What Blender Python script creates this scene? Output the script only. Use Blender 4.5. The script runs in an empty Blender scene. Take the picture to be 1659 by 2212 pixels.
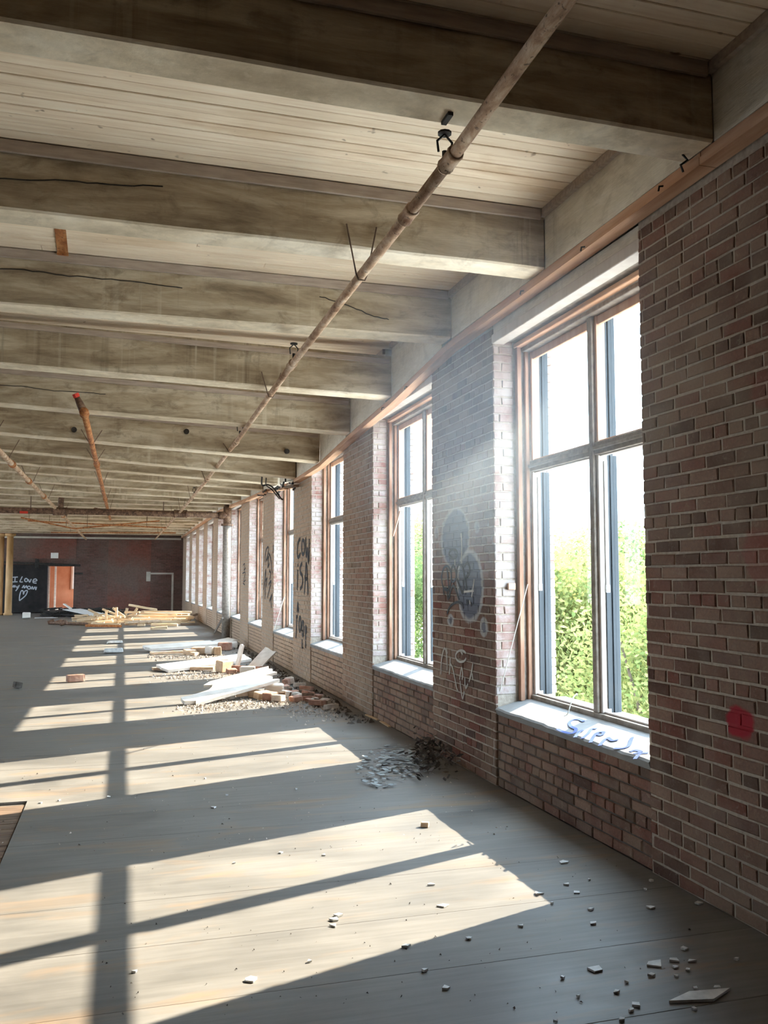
import bpy, bmesh, math, random
from mathutils import Vector, Matrix, noise as mnoise
R = random.Random(7)
D = bpy.data
S = bpy.context.scene
C = S.collection

# ------------------------------------------------------------------ camera
CAMZ = 1.54
FPX, PCX, PCY = 1900.0, 829.5, 1106.0
pitch = math.atan(144 / 1900.0)
yaw = math.atan(564.5 / math.hypot(1900, 144))
FW = Vector((math.sin(yaw) * math.cos(pitch), math.cos(yaw) * math.cos(pitch), math.sin(pitch)))
RT = Vector((math.cos(yaw), -math.sin(yaw), 0))
UP = RT.cross(FW)
cam = D.cameras.new('camera')
cam.sensor_fit = 'VERTICAL'
cam.sensor_height = 36
cam.lens = 36 * FPX / 2212
cam.clip_end = 600
camo = D.objects.new('camera', cam)
C.objects.link(camo)
camo.matrix_world = Matrix.Translation((0, 0, CAMZ)) @ Matrix((RT, UP, -FW)).transposed().to_4x4()
S.camera = camo

# ------------------------------------------------------------------ sky, sun, exposure
SUN_AZ, SUN_EL = math.radians(18.8), math.radians(37.0)
w = D.worlds.new('world')
S.world = w
w.use_nodes = True
nt = w.node_tree
bg = nt.nodes['Background']
bg.inputs[0].default_value = (0.66, 0.83, 1.0, 1)
bg.inputs[1].default_value = 8.5
sun = D.lights.new('sun', 'SUN')
sun.energy = 14.0
sun.angle = math.radians(0.55)
sun.color = (1.0, 0.845, 0.655)
suno = D.objects.new('sun', sun)
C.objects.link(suno)
ldir = Vector((-math.cos(SUN_AZ) * math.cos(SUN_EL), -math.sin(SUN_AZ) * math.cos(SUN_EL), -math.sin(SUN_EL)))
suno.rotation_euler = ldir.to_track_quat('-Z', 'Y').to_euler()
suno.location = (20, 8, 15)
S.view_settings.view_transform = 'Standard'
S.view_settings.look = 'None'
S.view_settings.gamma = 1
S.view_settings.use_curve_mapping = False
S.view_settings.exposure = 0.90
S.cycles.max_bounces = 10
S.cycles.diffuse_bounces = 5
S.cycles.transparent_max_bounces = 16
S.cycles.sample_clamp_indirect = 6
S.cycles.volume_bounces = 1
S.cycles.adaptive_threshold = 0.07
S.cycles.use_light_tree = False

# ------------------------------------------------------------------ helpers
def ray(px, py):
    return FW * FPX + RT * (px - PCX) + UP * (PCY - py)
def on_floor(px, py, z=0.0):
    v = ray(px, py); v = v * ((z - CAMZ) / v.z)
    return Vector((v.x, v.y, z))
def on_wall(px, py, X=2.7):
    v = ray(px, py); v = v * (X / v.x)
    return Vector((X, v.y, v.z + CAMZ))
def at_depth(px, py, Y):
    v = ray(px, py); v = v * (Y / v.y)
    return Vector((v.x, Y, v.z + CAMZ))

def tag(o, label=None, cat=None, group=None, kind=None):
    if label: o['label'] = label
    if cat: o['category'] = cat
    if group: o['group'] = group
    if kind: o['kind'] = kind
    return o
def empty(name, loc=(0, 0, 0)):
    o = D.objects.new(name, None)
    o.empty_display_size = 0.1
    o.location = loc
    C.objects.link(o)
    return o

class MB:
    def __init__(s):
        s.v = []; s.f = []; s.m = []
    def add(s, vs, fs, mi=0):
        b = len(s.v)
        s.v += [tuple(v) for v in vs]
        s.f += [tuple(b + i for i in f) for f in fs]
        s.m += [mi] * len(fs)
        return s
    def box(s, x0, x1, y0, y1, z0, z1, mi=0, c=0.0):
        if c <= 0:
            vs = [(x, y, z) for x in (x0, x1) for y in (y0, y1) for z in (z0, z1)]
            return s.add(vs, [(0, 1, 3, 2), (4, 6, 7, 5), (0, 4, 5, 1), (2, 3, 7, 6), (0, 2, 6, 4), (1, 5, 7, 3)], mi)
        bm = bmesh.new()
        bmesh.ops.create_cube(bm, size=1)
        for v in bm.verts:
            v.co = Vector((x0 + (v.co.x + .5) * (x1 - x0), y0 + (v.co.y + .5) * (y1 - y0), z0 + (v.co.z + .5) * (z1 - z0)))
        bmesh.ops.bevel(bm, geom=bm.edges[:], offset=c, segments=1, affect='EDGES', profile=.5)
        bm.verts.index_update()
        s.add([v.co for v in bm.verts], [[v.index for v in f.verts] for f in bm.faces], mi)
        bm.free()
        return s
    def obox(s, o, u, v, n, mi=0):
        """box spanned from corner o by vectors u, v, n"""
        o, u, v, n = map(Vector, (o, u, v, n))
        vs = [o + u * a + v * b + n * c for a in (0, 1) for b in (0, 1) for c in (0, 1)]
        return s.add(vs, [(0, 1, 3, 2), (4, 6, 7, 5), (0, 4, 5, 1), (2, 3, 7, 6), (0, 2, 6, 4), (1, 5, 7, 3)], mi)
    def tube(s, pts, r, seg=10, mi=0, cap=True):
        pts = [Vector(p) for p in pts]
        rs = r if isinstance(r, (list, tuple)) else [r] * len(pts)
        vs = []; fs = []
        prev = None
        for i, p in enumerate(pts):
            t = (pts[min(i + 1, len(pts) - 1)] - pts[max(i - 1, 0)]).normalized()
            a = prev if prev is not None else (Vector((0, 0, 1)) if abs(t.z) < .9 else Vector((1, 0, 0)))
            n = (a - t * a.dot(t)).normalized()
            b = t.cross(n); prev = n
            for k in range(seg):
                an = 2 * math.pi * k / seg
                vs.append(p + (n * math.cos(an) + b * math.sin(an)) * rs[i])
        for i in range(len(pts) - 1):
            for k in range(seg):
                k2 = (k + 1) % seg
                fs.append((i * seg + k, i * seg + k2, (i + 1) * seg + k2, (i + 1) * seg + k))
        if cap:
            fs.append(tuple(range(seg - 1, -1, -1)))
            fs.append(tuple((len(pts) - 1) * seg + k for k in range(seg)))
        return s.add(vs, fs, mi)
    def mesh(s, name, mats, smooth=False):
        me = D.meshes.new(name)
        me.from_pydata(s.v, [], s.f)
        for m in (mats if isinstance(mats, (list, tuple)) else [mats]):
            me.materials.append(m)
        if len(me.materials) > 1:
            me.polygons.foreach_set('material_index', s.m)
        if smooth:
            me.polygons.foreach_set('use_smooth', [True] * len(s.f))
        bm = bmesh.new(); bm.from_mesh(me)
        bmesh.ops.recalc_face_normals(bm, faces=bm.faces)
        bm.to_mesh(me); bm.free()
        me.update()
        return me
    def build(s, name, mats, parent=None, smooth=False, loc=None):
        o = D.objects.new(name, s.mesh(name, mats, smooth))
        C.objects.link(o)
        if parent: o.parent = parent
        if loc is not None: o.location = loc
        return o

def copy_tree(o, parent=None, loc=None):
    c = o.copy(); C.objects.link(c); c.parent = parent
    if loc is not None: c.location = loc
    for ch in list(o.children):
        copy_tree(ch, c)
    return c

# ------------------------------------------------------------------ materials
class NG:
    def __init__(s, name):
        s.m = D.materials.new(name); s.m.use_nodes = True
        s.t = s.m.node_tree; s.n = s.t.nodes; s.l = s.t.links
        s.b = s.n['Principled BSDF']
        s.b.inputs['Specular IOR Level'].default_value = 0.3
    def new(s, typ, **kw):
        nd = s.n.new(typ)
        for k, v in kw.items(): setattr(nd, k, v)
        return nd
    def put(s, sock, v):
        if hasattr(v, 'is_output'): s.l.new(v, sock)
        elif isinstance(v, (tuple, list)) and len(v) == 3 and sock.type == 'RGBA': sock.default_value = (*v, 1)
        else: sock.default_value = v
    def pos(s):
        return s.new('ShaderNodeNewGeometry').outputs['Position']
    def objc(s):
        return s.new('ShaderNodeTexCoord').outputs['Object']
    def scale(s, vec, sc):
        m = s.new('ShaderNodeVectorMath', operation='MULTIPLY'); s.put(m.inputs[0], vec); m.inputs[1].default_value = sc
        return m.outputs[0]
    def noise(s, vec, scale, detail=4, rough=.55, dist=0):
        nz = s.new('ShaderNodeTexNoise'); s.put(nz.inputs['Vector'], vec)
        nz.inputs['Scale'].default_value = scale; nz.inputs['Detail'].default_value = detail
        nz.inputs['Roughness'].default_value = rough; nz.inputs['Distortion'].default_value = dist
        return nz.outputs['Fac']
    def ramp(s, fac, stops, interp='LINEAR'):
        r = s.new('ShaderNodeValToRGB'); s.put(r.inputs[0], fac)
        e = r.color_ramp.elements; r.color_ramp.interpolation = interp
        while len(e) < len(stops): e.new(.5)
        for i, (p, c) in enumerate(stops):
            e[i].position = p
            e[i].color = (*c, 1) if isinstance(c, (tuple, list)) else (c, c, c, 1)
        return r.outputs[0]
    def mix(s, fac, a, b, mode='MIX'):
        m = s.new('ShaderNodeMix', data_type='RGBA', blend_type=mode)
        s.put(m.inputs[0], fac); s.put(m.inputs[6], a); s.put(m.inputs[7], b)
        return m.outputs[2]
    def math(s, op, a, b=0.0, c=None):
        m = s.new('ShaderNodeMath', operation=op); s.put(m.inputs[0], a); s.put(m.inputs[1], b)
        if c is not None: s.put(m.inputs[2], c)
        return m.outputs[0]
    def rnd(s):
        a = s.new('ShaderNodeObjectInfo').outputs['Random']
        b = s.new('ShaderNodeNewGeometry').outputs['Random Per Island']
        return s.math('FRACT', s.math('ADD', a, b))
    def bump(s, h, strength=.3, dist=.01):
        b = s.new('ShaderNodeBump'); s.put(b.inputs['Height'], h)
        b.inputs['Strength'].default_value = strength; b.inputs['Distance'].default_value = dist
        s.l.new(b.outputs[0], s.b.inputs['Normal'])
    def out(s, col, rough=.8):
        s.put(s.b.inputs['Base Color'], col); s.put(s.b.inputs['Roughness'], rough)
        return s.m

def simple(name, c1, c2, scale=6, rough=.8, bump=.2, stretch=(1, 1, 1), obj=True, jitter=0.0, detail=5, metal=0):
    g = NG(name)
    v = g.scale(g.objc() if obj else g.pos(), stretch)
    f = g.noise(v, scale, detail)
    col = g.ramp(f, [(.3, c1), (.7, c2)])
    if jitter:
        col = g.mix(jitter, col, g.ramp(g.rnd(), [(0, (.35, .35, .35)), (1, (1, 1, 1))]), 'MULTIPLY')
    if bump: g.bump(g.noise(v, scale * 3, 4), bump, .006)
    g.b.inputs['Metallic'].default_value = metal
    return g.out(col, rough)

# painted-over zones on the brick (spray paint on the pier and the near wall): (y, z, ry, rz)
pA = on_wall(982, 1163); pB = on_wall(1018, 1267)
def ell(g, y, z, ry, rz, edge=.12, wob=.0):
    sx = g.new('ShaderNodeSeparateXYZ'); g.put(sx.inputs[0], g.pos())
    a = g.math('DIVIDE', g.math('SUBTRACT', sx.outputs[1], y), ry)
    b = g.math('DIVIDE', g.math('SUBTRACT', sx.outputs[2], z), rz)
    r = g.math('SQRT', g.math('ADD', g.math('MULTIPLY', a, a), g.math('MULTIPLY', b, b)))
    if wob:
        r = g.math('ADD', r, g.math('MULTIPLY', g.math('SUBTRACT', g.noise(g.pos(), 9, 3), .5), wob))
    mr = g.new('ShaderNodeMapRange'); g.put(mr.inputs[0], r)
    mr.inputs[1].default_value = 1 + edge; mr.inputs[2].default_value = 1 - edge
    mr.inputs[3].default_value = 0; mr.inputs[4].default_value = 1
    return mr.outputs[0]
def graffiti_zone(g, col):
    """grey and white spray-painted ovals on the pier past the near window, red patches on the near wall"""
    grey = (.115, .125, .17); pale = (.46, .47, .48); red = (.34, .015, .03)
    gx = g.new('ShaderNodeNewGeometry')
    z = .8
    c1 = on_wall(982.5, 1163); h1 = on_wall(955.5, 1163); t1 = on_wall(982.5, 1101)
    col = g.mix(g.math('MULTIPLY', ell(g, c1.y, c1.z, abs(c1.y - h1.y) * 1.12, (t1.z - c1.z) * 1.08, .05, .15), .55), col, pale)
    col = g.mix(g.math('MULTIPLY', ell(g, c1.y, c1.z, abs(c1.y - h1.y), t1.z - c1.z, .05, .15), .92), col, grey)
    c2 = on_wall(1014, 1266); h2 = on_wall(990, 1266); t2 = on_wall(1014, 1196)
    col = g.mix(g.math('MULTIPLY', ell(g, c2.y, c2.z, abs(c2.y - h2.y) * 1.17, (t2.z - c2.z) * 1.13, .04, .15), .8), col, pale)
    col = g.mix(g.math('MULTIPLY', ell(g, c2.y, c2.z, abs(c2.y - h2.y), t2.z - c2.z, .05, .15), .93), col, grey)
    for px, py, rw, rh in ((943, 1149, 5, 14), (1030, 1138, 6, 15), (973, 1340, 7, 14), (1045, 1355, 9, 21)):
        c = on_wall(px, py); h = on_wall(px + rw, py); t = on_wall(px, py - rh)
        a = .75 if py > 1200 else .4
        col = g.mix(g.math('MULTIPLY', ell(g, c.y, c.z, abs(h.y - c.y), t.z - c.z, .1, .2), a), col, pale)
        col = g.mix(g.math('MULTIPLY', ell(g, c.y, c.z, abs(h.y - c.y) * .5, (t.z - c.z) * .55, .12, .2), a), col, grey)
    for px, py, rw, rh, a in ((1596, 1560, 30, 34, .95), (1608, 1575, 16, 26, .6), (1640, 1200, 40, 60, .22), (1655, 840, 40, 40, .2)):
        c = on_wall(px, py); h = on_wall(px + rw, py); t = on_wall(px, py - rh)
        col = g.mix(g.math('MULTIPLY', ell(g, c.y, c.z, abs(h.y - c.y), t.z - c.z, .12, .9), a), col, red)
    return col

def brick_material():
    g = NG('brick')
    rnd = g.rnd()
    base = g.ramp(rnd, [(0, (.085, .045, .036)), (.18, (.16, .08, .06)), (.45, (.22, .125, .092)), (.7, (.27, .165, .125)), (.9, (.20, .065, .047)), (1, (.16, .10, .085))])
    n1 = g.noise(g.pos(), 60, 5, .65)
    base = g.mix(.55, base, g.ramp(n1, [(.3, (.45, .42, .4)), (.7, (1.15, 1.1, 1.05))]), 'MULTIPLY')
    # old lime wash and grime in drifting patches
    wash = g.noise(g.pos(), 1.3, 6, .6)
    wf = g.ramp(wash, [(.42, 0), (.66, .62)])
    sxy = g.new('ShaderNodeSeparateXYZ'); g.put(sxy.inputs[0], g.pos())
    tan = g.new('ShaderNodeMapRange'); g.put(tan.inputs[0], g.math('ADD', sxy.outputs[1], g.math('MULTIPLY', g.noise(g.pos(), .9, 4), 6)))
    tan.inputs[1].default_value = 10.5; tan.inputs[2].default_value = 16.5; tan.inputs[3].default_value = 0; tan.inputs[4].default_value = .72
    col = g.mix(wf, base, (.30, .235, .175))
    col = g.mix(tan.outputs[0], col, (.54, .40, .285))
    sm = g.noise(g.pos(), 22, 5, .7, .8)
    col = g.mix(g.ramp(sm, [(.58, 0), (.72, .55)]), col, (.36, .30, .24))
    sp = g.noise(g.pos(), 160, 2)
    col = g.mix(g.ramp(sp, [(.68, 0), (.76, .5)]), col, (.55, .5, .44))
    col = graffiti_zone(g, col)
    g.bump(g.math('ADD', n1, g.math('MULTIPLY', g.noise(g.pos(), 18, 4), .7)), .5, .006)
    return g.out(col, .88)
def reveal_material():
    g = NG('limewashed_brick')
    base = g.ramp(g.rnd(), [(0, (.21, .09, .07)), (.4, (.29, .17, .135)), (.75, (.25, .125, .10)), (1, (.35, .25, .215))])
    n1 = g.noise(g.pos(), 55, 5, .65)
    wash = g.ramp(g.noise(g.pos(), 3.5, 7, .68), [(.36, 0), (.58, .85)])
    col = g.mix(wash, base, (.46, .41, .385))
    g.bump(n1, .5, .006)
    return g.out(col, .88)
def mortar_material():
    g = NG('mortar')
    n = g.noise(g.pos(), 40, 5)
    col = g.ramp(n, [(.3, (.33, .27, .215)), (.7, (.50, .43, .36))])
    wf = g.ramp(g.noise(g.pos(), 1.3, 6, .6), [(.42, 0), (.66, .4)])
    col = g.mix(wf, col, (.46, .43, .37))
    col = graffiti_zone(g, col)
    g.bump(n, .6, .008)
    return g.out(col, .93)
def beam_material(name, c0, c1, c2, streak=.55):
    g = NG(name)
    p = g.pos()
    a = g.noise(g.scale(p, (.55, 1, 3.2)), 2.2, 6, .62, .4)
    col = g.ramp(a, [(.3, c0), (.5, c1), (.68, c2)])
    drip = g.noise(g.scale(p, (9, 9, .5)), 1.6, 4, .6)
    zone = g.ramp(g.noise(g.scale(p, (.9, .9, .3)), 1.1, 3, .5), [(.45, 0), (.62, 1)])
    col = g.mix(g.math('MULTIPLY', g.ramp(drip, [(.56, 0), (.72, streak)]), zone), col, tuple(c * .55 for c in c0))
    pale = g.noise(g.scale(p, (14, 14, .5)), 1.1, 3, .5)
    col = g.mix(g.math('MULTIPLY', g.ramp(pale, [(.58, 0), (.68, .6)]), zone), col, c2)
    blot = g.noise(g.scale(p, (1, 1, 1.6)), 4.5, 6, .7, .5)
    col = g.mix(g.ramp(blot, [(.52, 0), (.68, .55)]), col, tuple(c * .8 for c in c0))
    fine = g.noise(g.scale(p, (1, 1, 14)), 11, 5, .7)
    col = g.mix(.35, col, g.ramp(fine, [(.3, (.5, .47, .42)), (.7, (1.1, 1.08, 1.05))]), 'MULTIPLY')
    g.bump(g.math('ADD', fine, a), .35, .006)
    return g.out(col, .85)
def plank_material():
    g = NG('ceiling_plank')
    p = g.pos()
    gr = g.noise(g.scale(p, (.8, 12, 12)), 3, 5, .6)
    col = g.ramp(gr, [(.25, (.78, .60, .43)), (.55, (.92, .77, .59)), (.8, (.94, .83, .67))])
    col = g.mix(.35, col, g.ramp(g.rnd(), [(0, (.72, .68, .62)), (1, (1, 1, 1))]), 'MULTIPLY')
    st = g.noise(g.scale(p, (.6, 1.4, 1)), 1.6, 5, .6, .5)
    col = g.mix(g.ramp(st, [(.56, 0), (.75, .6)]), col, (.52, .33, .16))
    kn = g.noise(p, 11, 2, .5)
    col = g.mix(g.ramp(kn, [(.72, 0), (.78, .75)]), col, (.22, .13, .07))
    g.bump(gr, .15, .004)
    return g.out(col, .7)
def floor_material():
    g = NG('floor_board')
    p = g.pos()
    gr = g.noise(g.scale(p, (.55, 9, 1)), 3.2, 6, .65, .2)
    bl = g.noise(g.scale(p, (.8, 1.6, 1)), 1.5, 6, .6, .3)
    col = g.ramp(bl, [(.3, (.135, .134, .131)), (.5, (.178, .174, .167)), (.7, (.222, .215, .205))])
    col = g.mix(.42, col, g.ramp(gr, [(.28, (.55, .53, .5)), (.62, (1.08, 1.06, 1.04))]), 'MULTIPLY')
    col = g.mix(.10, col, g.ramp(g.rnd(), [(0, (.65, .65, .65)), (1, (1.05, 1.03, 1.0))]), 'MULTIPLY')
    rust = g.noise(g.scale(p, (.6, 2.4, 1)), 1.9, 4, .6, .6)
    col = g.mix(g.ramp(rust, [(.55, 0), (.75, .55)]), col, (.30, .19, .10))
    sc = g.noise(g.scale(p, (1.2, 6, 1)), 6, 4, .7, 1)
    col = g.mix(g.ramp(sc, [(.66, 0), (.78, .55)]), col, (.16, .15, .145))
    g.bump(g.math('ADD', gr, bl), .12, .004)
    return g.out(col, g.ramp(bl, [(.3, .42), (.7, .62)]))
def pipe_material(name, c0, c1, c2):
    g = NG(name)
    p = g.pos()
    a = g.noise(g.scale(p, (3, 1, 3)), 5, 6, .7, .3)
    col = g.ramp(a, [(.32, c0), (.5, c1), (.66, c2)])
    b = g.noise(p, 45, 3)
    col = g.mix(g.ramp(b, [(.6, 0), (.7, .8)]), col, (.06, .035, .025))
    g.bump(a, .4, .004)
    return g.out(col, .7)
def back_brick_material(name, b1, b2, mort):
    g = NG(name)
    t = g.new('ShaderNodeTexBrick')
    cmb = g.new('ShaderNodeCombineXYZ'); sx = g.new('ShaderNodeSeparateXYZ'); g.put(sx.inputs[0], g.pos())
    g.l.new(sx.outputs[0], cmb.inputs[0]); g.l.new(sx.outputs[2], cmb.inputs[1])
    g.l.new(cmb.outputs[0], t.inputs['Vector'])
    t.inputs['Scale'].default_value = 1; t.inputs['Brick Width'].default_value = .213; t.inputs['Row Height'].default_value = .067
    t.inputs['Mortar Size'].default_value = .006; t.inputs['Mortar Smooth'].default_value = .4
    g.put(t.inputs['Color1'], b1); g.put(t.inputs['Color2'], b2); g.put(t.inputs['Mortar'], mort)
    wf = g.ramp(g.noise(g.pos(), .55, 6, .62), [(.4, 0), (.62, .75)])
    col = g.mix(wf, t.outputs[0], (.16, .125, .105))
    col = g.mix(.4, col, g.ramp(g.noise(g.pos(), 14, 3), [(.3, (.5, .5, .5)), (.7, (1.1, 1.1, 1.1))]), 'MULTIPLY')
    g.bump(t.outputs[1], -.4, .006)
    return g.out(col, .9)
def glass_material():
    m = D.materials.new('window_glass'); m.use_nodes = True
    t = m.node_tree; t.nodes.clear()
    o = t.nodes.new('ShaderNodeOutputMaterial'); mx = t.nodes.new('ShaderNodeMixShader')
    tr = t.nodes.new('ShaderNodeBsdfTransparent'); gl = t.nodes.new('ShaderNodeBsdfGlossy')
    mx.inputs[0].default_value = .012
    tr.inputs[0].default_value = (.95, .97, .97, 1); gl.inputs['Roughness'].default_value = .02
    t.links.new(tr.outputs[0], mx.inputs[1]); t.links.new(gl.outputs[0], mx.inputs[2])
    t.links.new(mx.outputs[0], o.inputs[0])
    return m
def leaf_material(name, cols):
    m = D.materials.new(name); m.use_nodes = True
    t = m.node_tree; t.nodes.clear()
    o = t.nodes.new('ShaderNodeOutputMaterial'); mx = t.nodes.new('ShaderNodeMixShader')
    df = t.nodes.new('ShaderNodeBsdfDiffuse'); tl = t.nodes.new('ShaderNodeBsdfTranslucent')
    ge = t.nodes.new('ShaderNodeNewGeometry'); rp = t.nodes.new('ShaderNodeValToRGB')
    e = rp.color_ramp.elements
    while len(e) < len(cols): e.new(.5)
    for i, c in enumerate(cols):
        e[i].position = i / (len(cols) - 1); e[i].color = (*c, 1)
    t.links.new(ge.outputs['Random Per Island'], rp.inputs[0])
    t.links.new(rp.outputs[0], df.inputs[0]); t.links.new(rp.outputs[0], tl.inputs[0])
    mx.inputs[0].default_value = .5
    t.links.new(df.outputs[0], mx.inputs[1]); t.links.new(tl.outputs[0], mx.inputs[2]); t.links.new(mx.outputs[0], o.inputs[0])
    return m

M = {}
M['brick'] = brick_material()
M['reveal'] = reveal_material()
M['mortar'] = mortar_material()
M['beam'] = beam_material('painted_beam_shaded', (.21, .155, .10), (.44, .355, .245), (.64, .56, .43))  # stained brown faces, also darkened to paint in their shade
M['soffit'] = beam_material('soffit_paint_lit', (.50, .40, .28), (.74, .625, .465), (.86, .77, .63), .2)  # cream soffit paint, also lightened to paint in floor bounce light
M['ledger'] = beam_material('painted_ledger', (.58, .53, .45), (.72, .67, .58), (.80, .76, .69), .3)
M['batten'] = simple('batten_wood', (.34, .27, .22), (.50, .41, .34), 5, .8, .2, (1, 8, 8), False)
M['plank'] = plank_material()
M['floor'] = floor_material()
M['plate'] = simple('wall_plate_wood', (.42, .21, .11), (.66, .42, .28), 3, .75, .3, (6, .5, 6), False)
M['jamb'] = simple('jamb_wood', (.20, .085, .045), (.44, .27, .185), 4, .75, .35, (3, 3, .6), False)
M['sash'] = simple('sash_wood', (.46, .25, .155), (.60, .40, .29), 4, .6, .1, (3, 3, .5), False)
M['sash_pale'] = simple('pale_sash_paint', (.50, .44, .40), (.60, .55, .51), 5, .5, .05, (3, 3, .5), False)
M['dark_metal'] = simple('dark_aluminium', (.022, .028, .034), (.045, .055, .065), 6, .45, .05, (1, 1, .2), False)
M['grey_wood'] = simple('weathered_wood', (.20, .165, .135), (.36, .31, .265), 5, .8, .3, (4, 4, 4), False)
M['sill'] = simple('painted_sill', (.22, .218, .215), (.30, .297, .292), 7, .75, .3, (1, 1, 1), False)
M['silver'] = simple('silver_clip', (.7, .7, .7), (.85, .85, .85), 9, .35, 0)
M['glass'] = glass_material()
M['rust_pipe'] = pipe_material('rusty_painted_pipe', (.20, .095, .05), (.46, .30, .19), (.66, .52, .39))
M['orange_pipe'] = pipe_material('orange_rust_pipe', (.16, .05, .02), (.38, .14, .045), (.55, .27, .11))
M['dark_pipe'] = pipe_material('dark_rust_pipe', (.045, .025, .018), (.14, .075, .045), (.26, .16, .10))
M['iron'] = simple('black_iron', (.015, .014, .013), (.05, .045, .04), 12, .6, .2)
M['wire'] = simple('rusty_wire', (.10, .06, .04), (.2, .13, .09), 14, .6, 0)
M['column'] = simple('ochre_column_paint', (.36, .20, .075), (.60, .39, .20), 3, .6, .1, (1, 1, .4), False)
M['black_door'] = simple('black_door_paint', (.010, .009, .010), (.028, .024, .024), 4, .6, .15, (1, 1, 1), False)
M['chalk'] = simple('white_chalk', (.40, .43, .48), (.62, .65, .70), 30, .9, 0)
M['spray_black'] = simple('black_spray_paint', (.012, .012, .016), (.045, .045, .05), 12, .7, 0)
M['spray_pale'] = simple('pale_spray_paint', (.42, .41, .38), (.60, .58, .54), 15, .8, 0)
M['spray_blue'] = simple('blue_spray_paint', (.04, .07, .24), (.09, .13, .32), 10, .7, 0)
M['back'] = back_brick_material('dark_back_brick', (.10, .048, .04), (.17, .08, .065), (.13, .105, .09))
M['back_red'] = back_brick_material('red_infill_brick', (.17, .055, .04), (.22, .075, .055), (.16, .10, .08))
M['plaster'] = simple('plaster', (.42, .39, .34), (.58, .54, .48), 3, .9, .2, (1, 1, 1), False)
M['plain_wall'] = simple('plain_brick_wall', (.16, .11, .09), (.26, .2, .165), 3, .9, .2, (1, 1, 1), False)
M['fresh_wood'] = simple('split_wood', (.56, .38, .24), (.78, .60, .44), 5, .75, .3, (2, 2, 2), True, .2)
M['white_board'] = simple('white_painted_board', (.66, .62, .57), (.88, .85, .80), 4, .6, .2, (1, 3, 3), True)
M['raw_wood'] = simple('raw_lumber', (.58, .40, .22), (.80, .62, .42), 5, .7, .2, (.6, 5, 5), True, .2)
M['old_wood'] = simple('dark_old_wood', (.10, .07, .05), (.25, .17, .12), 6, .8, .3, (.6, 5, 5), True, .2)
M['loose_brick'] = simple('loose_brick', (.30, .14, .10), (.55, .36, .28), 9, .9, .5, (1, 1, 1), True, .25)
M['chip'] = simple('pale_plaster_chip', (.55, .57, .58), (.85, .86, .86), 20, .5, .1, (1, 1, 1), True, .2)
M['crumb'] = simple('rubble_crumb', (.40, .33, .28), (.70, .62, .54), 12, .9, 0, (1, 1, 1), True, .35)
M['dirt'] = simple('dirt', (.07, .062, .055), (.15, .13, .115), 12, .95, .5, (1, 1, 1), False)
M['flake'] = simple('paint_flake', (.26, .29, .30), (.44, .48, .49), 9, .6, 0, (1, 1, 1), True, .3)
M['paper'] = simple('white_card', (.68, .66, .62), (.82, .80, .76), 5, .7, 0)
M['red'] = simple('red_plastic', (.5, .03, .015), (.65, .05, .03), 5, .5, 0)
M['string'] = simple('pale_string', (.6, .57, .52), (.75, .72, .66), 9, .8, 0)
M['bark'] = simple('bark', (.08, .06, .045), (.18, .14, .11), 5, .9, .4, (3, 3, .5))
M['bounce_yard'] = simple('pale_bounce_yard', (.60, .57, .52), (.74, .71, .66), .3, .95, .3, (1, 1, 1), False)  # unseen ground, made pale to bounce light onto the ceiling
M['leaf_green'] = leaf_material('green_leaves', [(.07, .12, .04), (.14, .20, .07), (.20, .25, .10), (.11, .16, .06)])
M['leaf_lime'] = leaf_material('lime_leaves', [(.16, .21, .07), (.24, .27, .10), (.29, .28, .11), (.19, .23, .08)])
M['leaf_gold'] = leaf_material('golden_leaves', [(.32, .24, .07), (.37, .25, .08), (.27, .26, .09), (.34, .17, .07)])

# ------------------------------------------------------------------ setting: shared dimensions
WX = 2.7                 # inner brick face of the window wall
OUT = 3.20               # outer face
Y_BACK = 42.5
X_LEFT = -11.0
Y_FRONT = -3.2
W0, WP, WW = 4.165, 3.408, 2.0      # first window's near edge, spacing, width
NWIN = 11
WIN = [W0 + WP * k for k in range(NWIN)]
Z_PLATE = 3.51
Z_SILL = .575
Z_DECK = 3.955
BY0, BP, BW = 3.367, 1.716, .225
BEAM_Y = [BY0 + BP * k for k in range(23)]
ZR = [3.578, 3.560, 3.552, 3.400, 3.30, 3.165, 3.133, 3.205, 3.275, 3.31, 3.36, 3.42, 3.47, 3.50] + [3.52] * 9   # soffit at the window wall
ZL = [3.595, 3.563, 3.537, 3.486, 3.435, 3.38, 3.401, 3.43, 3.482, 3.501, 3.51, 3.52, 3.53, 3.53] + [3.53] * 9  # soffit a few metres in
XL = [-.48 - .2105 * k for k in range(23)]
def soffit(k, X):
    k = max(0, min(len(ZR) - 1, k))
    if X < XL[k] - .5: X = XL[k] - .5
    t = (X - XL[k]) / (2.6 - XL[k])
    return ZL[k] + (ZR[k] - ZL[k]) * t
def sag(y):
    t = (y - BY0) / BP
    if t <= 0: return ZR[0]
    k = min(int(t), len(ZR) - 2); fr = min(1, t - k)
    return ZR[k] + (ZR[k + 1] - ZR[k]) * fr

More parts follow.
